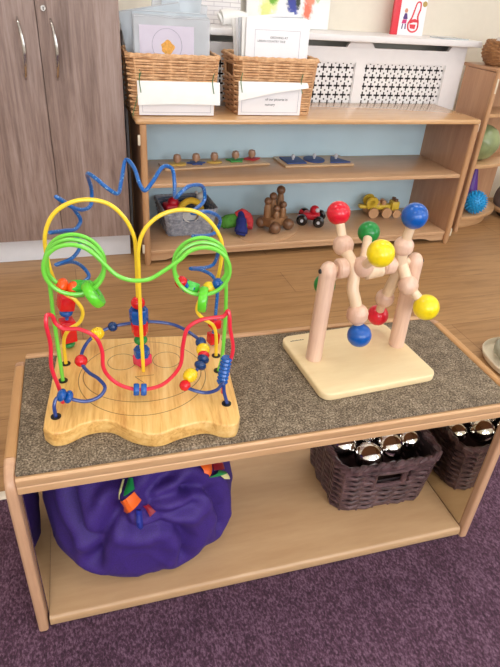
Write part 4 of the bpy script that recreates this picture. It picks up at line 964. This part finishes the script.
# ------------------------------------------------------------------ cream tray on the laminate floor
tr = thing('tray', 'cream oval tray on the wooden floor at the right behind the bench', 'tray', (1.340, 1.090, 0), -.1)
P = [(.135*math.copysign(abs(math.cos(a))**.8, math.cos(a)), .125*math.copysign(abs(math.sin(a))**.8, math.sin(a))) for a in [2*PI*i/48 for i in range(48)]]
g = G(); b = g.bm; rings = []
for k, z in ((.86,.0),(.94,.006),(1.0,.026),(.985,.030),(.972,.027),(.955,.010),(.92,.006)): rings.append([b.verts.new((p[0]*k, p[1]*k, z)) for p in P])
for R0, R1 in zip(rings, rings[1:]):
    for i in range(48): b.faces.new((R0[i], R0[(i+1)%48], R1[(i+1)%48], R1[i]))
b.faces.new(rings[0]); b.faces.new(rings[-1]); bmesh.ops.recalc_face_normals(b, faces=b.faces[:])
g.build('dish', 'tray_cream', tr)
pad = G().tube([(-.085,-.03,0),(-.06,.03,.004),(0,.06,.006),(.06,.05,.004)], [.022,.030,.032,.03,.026], seg=14, sub=5).build('grey_cushion', 'tray_pad'); tag(pad, 'grey green soft pad lying in the cream tray', 'pad'); at(pad, (1.334, 1.100, .0405), -.1)
o = G().lathe([(0,0),(.036,0),(.036,.020),(.030,.024),(0,.024)], (0,0,0), (0,0,1), 24).build('metal_lid', 'steel'); tag(o, 'dark shiny metal lid in the cream tray', 'lid'); at(o, (1.290, 1.022, .0115))

# ------------------------------------------------------------------ bead maze
MO = (.089675, .7598, ZK+.0272); MA = -.1284
mz = thing('bead_maze', 'bead maze toy with looping coloured wires on a wavy wooden base', 'bead maze', (MO[0], MO[1], ZK), MA)
ZW = .0272                                   # top of the wooden base above the empty
front = smooth([Vector((x, y, 0)) for x, y in BASE_FRONT], 6)
poly = [(v.x, v.y) for v in front]+[(.1475,-.09),(.1475,.06)]+[(.1275+.02*math.cos(a*PI/12), .10+.02*math.sin(a*PI/12)) for a in range(0,7)]+[(-.1275+.02*math.cos(a*PI/12), .10+.02*math.sin(a*PI/12)) for a in range(6,13)]+[(-.1475,.06),(-.1478,-.09)]
ba = G().prism(poly, -.0272, 0, .003, seg=3).build('base', 'maze_top', mz); ba.location = (0,0,ZW)
def wire(name, pts, mat, r):
    return G().tube([(p[0], p[1], p[2]+ZW) for p in pts], r, seg=10, sub=6 if len(pts) < 40 else 5).build(name, mat, mz)
def ext(p): return p
rd = [WIRES['red'][0][:2]+[-.003]]+WIRES['red']+[WIRES['red'][-1][:2]+[-.003]]
wl = {}
wl['yl'] = wire('yellow_wire', WIRES['yellowL']+[[WIRES['yellowL'][-1][0], .034, -.003]], 'wire_yellow', .0031)
wl['yr'] = wire('yellow_wire', WIRES['yellowR'], 'wire_yellow', .0031)
wl['g'] = wire('green_wire', WIRES['green'], 'wire_green', .0031)
wl['r'] = wire('red_wire', rd, 'wire_red', .0031)
wl['b'] = wire('navy_wire', WIRES['blue'], 'wire_navy', .0029)
wl['s'] = wire('speckled_blue_wire', WIRES['squiggle'], 'wire_blue', .0031)
for x, y in ((-.1309,-.0924),(-.1296,-.0029),(-.1294,.0453),(.1295,-.0883),(.1276,.0014),(.1299,.047)):
    G().lathe([(.0036,0),(.0078,0),(.0078,.0008),(.0036,.0012),(.0036,0)], (x, y, ZW+.0001), (0,0,1), 20).build('hole_grommet', 'hole_black', mz)
allp = {k: [Vector(p) for p in smooth([Vector(q) for q in v], 5)] for k, v in WIRES.items()}
def tangent(c):
    best = None
    for P in allp.values():
        for i in range(1, len(P)-1):
            d = (P[i]-c).length
            if best is None or d < best[0]: best = (d, (P[i+1]-P[i-1]).normalized(), P[i])
    return best
for kind, cname, c, rx, rz in BEADS:
    c = Vector(c); d_, tg, onw = tangent(c); rx *= 1.1; rz *= 1.06
    if tg.z < 0: tg = -tg
    if kind != 'ring' and d_ < .03: c = onw.copy() if c.z > .012 else c
    c.z += ZW; g = G()
    if c.z-rz < ZW+.0005 and abs(tg.z) > .7: c.z = ZW+rz+.0005
    if kind == 'ball': g.lathe([(0,-rz)]+[(rx*math.cos(a), rz*math.sin(a)) for a in [PI*(i/10-.5) for i in range(1,10)]]+[(0,rz)], c, tg, 20)
    elif kind == 'ball2': 
        for s_ in (-1, 1): g.lathe([(0,-rz*.62)]+[(rx*math.cos(a), rz*.62*math.sin(a)) for a in [PI*(i/8-.5) for i in range(1,8)]]+[(0,rz*.62)], c+tg*(rz*.55*s_), tg, 18)
    elif kind == 'twin':
        for s_ in (-1, 1):
            g.lathe([(.003,-rx*.42),(rz*.9,-rx*.42),(rz,-rx*.2),(rz,rx*.2),(rz*.9,rx*.42),(.003,rx*.42)], c+tg*(rx*.55*s_), tg, 18)
    elif kind == 'ridge':
        pr = [(0.003,-rz)]
        for i in range(13): 
            h = rz*(-1+2*i/12); rr = rx*(math.sqrt(max(0, 1-(h/rz*.85)**2)))*(1.0 if i % 2 else .93); pr.append((rr, h))
        g.lathe(pr+[(.003,rz)], c, tg, 20)
    elif kind == 'screw':
        pr = [(.003,-rz)]
        for i in range(15): pr.append((rx*(1.0 if i % 2 else .8), rz*(-1+2*i/14)))
        g.lathe(pr+[(.003,rz)], c, tg, 20)
    elif kind == 'hex': g.lathe([(.003,-rz),(rx*.9,-rz),(rx,-rz*.8),(rx,rz*.8),(rx*.9,rz),(.003,rz)], c, tg, 8)
    elif kind == 'cube':
        q = Vector((0,0,1)).rotation_difference(tg).to_matrix().to_4x4()
        g.box((-rx,-rx,-rz), (rx,rx,rz), .0022, Mx=Matrix.Translation(c) @ q @ Matrix.Rotation(.75 if cname == 'pink' else .4, 4, 'Z'))
    elif kind == 'ring':
        ax = Vector((.80, .10, .5)) if c.x < 0 else Vector((.97, -.22, -.06))
        g.lathe([(rx*.3,-rz*.75),(rx*.9,-rz*.75),(rx,-rz*.4),(rx,rz*.4),(rx*.9,rz*.75),(rx*.3,rz*.75),(rx*.3,-rz*.75)], onw+Vector((0,-.002,ZW-rx*.35)), ax, 24)
    g.build('bead', cname, mz)

# ------------------------------------------------------------------ twist toy with coloured balls
TO = (.4959, .76505, ZK); TA = .045
tt = thing('twisting_ball_toy', 'wooden frame toy with coloured balls on twisting arms', 'toy', TO, TA)
ZO = .0152; A0 = .03-TA                       # traced points are in a frame turned by .03
def tp(p):
    c, s_ = math.cos(A0), math.sin(A0); return Vector((c*p[0]-s_*p[1], s_*p[0]+c*p[1], p[2]+ZO))
TW = {k: ([tp(q) for q in v]) for k, v in TWIST.items()}
G().prism(rrect(-.1235, -.108, .1135, .085, .020, 8), 0, .015, .0035, seg=3).build('base_board', 'twist_board', tt)
for x, x2 in ((-.0907,-.0875), (.0907,.087)):
    g = G(); r = .0148; P = [(x, .0, ZO), (x+(x2-x)*.5, 0, ZO+.095), (x2, 0, ZO+.176)]
    g.tube(P, [r, r, r], seg=22, sub=4)
    g.sphere((x2, 0, ZO+.176), .0152, (1.0,1.0,1.35), 24, 16); g.build('post', 'twist_wood', tt)
    g = G().lathe([(0,0),(.0042,0),(.0038,.0022),(0,.0026)], (x2+(-.0150 if x < 0 else .0150), 0, ZO+.180), (-1 if x < 0 else 1, 0, 0), 14); g.build('screw', 'hole_black', tt)
za = ZO+.1815
G().rod((-.074,0,za), (.074,0,za), .0065).build('axle', 'twist_pale', tt)
G().rod((-.0725,0,za), (-.0535,0,za), .0175).build('collar', 'twist_wood', tt)
G().rod((.0195,0,za-.003), (.0425,0,za-.003), .0165).build('collar', 'twist_wood', tt)
G().rod((-.016,0,za-.012), (.020,0,za-.008), .0145).build('crank_pin', 'twist_pale', tt)
def arm(path, name='crank_arm', r=.0105, mat='twist_pale'):
    return G().tube(path, r, seg=16, sub=6).build(name, mat, tt)
def joint(p, par, r=.0185, d=None, mat='twist_wood'):
    """turned wooden ball with a fine joint groove"""
    pr = []
    for i in range(17):
        a = PI*(i/16-.5); rr = r*math.cos(a); pr.append((rr*(.955 if i == 8 else 1), r*math.sin(a)))
    pr[0] = (0, -r); pr[-1] = (0, r)
    return G().lathe(pr, p, d or (0,0,1), 26).build('joint_ball', mat, par)
def cball(p, c, par, r=.0215): return G().sphere(p, r, u=36, v=22).build('coloured_ball', 'ball_'+c, par)
def stick(a, b, par, r=.0082): return G().rod(a, b, r, r, 16, .05).build('stick', 'twist_pale', par)
a1 = arm(TW['c1']); joint(TW['c1red'][0], a1); stick(*TW['c1red'], a1); cball(TW['c1red'][1], 'red', a1, .0205)
joint(TW['c1blue'][0], a1, .0195); stick(*TW['c1blue'], a1); cball(TW['c1blue'][1], 'blue', a1)
s2 = TW['s2'][0]; a2 = joint(s2, tt, .0185, (0,-1,.3)); a2.name = 'middle_joint'
stick(s2, TW['yel'][0], a2); cball(TW['yel'][0], 'yellow', a2, .0222)
stick(s2, TW['grn'][0], a2); cball(TW['grn'][0], 'green', a2, .0200)
a3 = arm(TW['c2']); joint(TW['c2blue'][0], a3, .0178); stick(*TW['c2blue'], a3); cball(TW['c2blue'][1], 'blue', a3, .0222)
joint(TW['c2red'][0], a3, .0180); stick(*TW['c2red'], a3); cball(TW['c2red'][1], 'red', a3, .0210)
s3 = TW['s3'][0]; a4 = joint(s3, tt, .0178, (.6,-.6,-.5)); a4.name = 'side_joint'
G().rod(s3, (.060,0,za-.004), .0105).build('stick', 'twist_pale', a4)
stick(s3, TW['yelR'][0], a4); cball(TW['yelR'][0], 'yellow', a4, .0232)
gp = TW['grn2'][0]+Vector((.010,0,-.002)); a5 = G().rod((-.062,.004,za-.006), gp, .0078).build('crank_arm', 'twist_pale', tt); cball(gp, 'green', a5, .0200)
# tiny maker's print at the back left corner of the board
g = G()
for i in range(7): g.box((-.110+.0042*i, .062, .0151), (-.1072+.0042*i, .0640+.0006*(i % 2), .0153))
g.build('print', 'ink', tt)
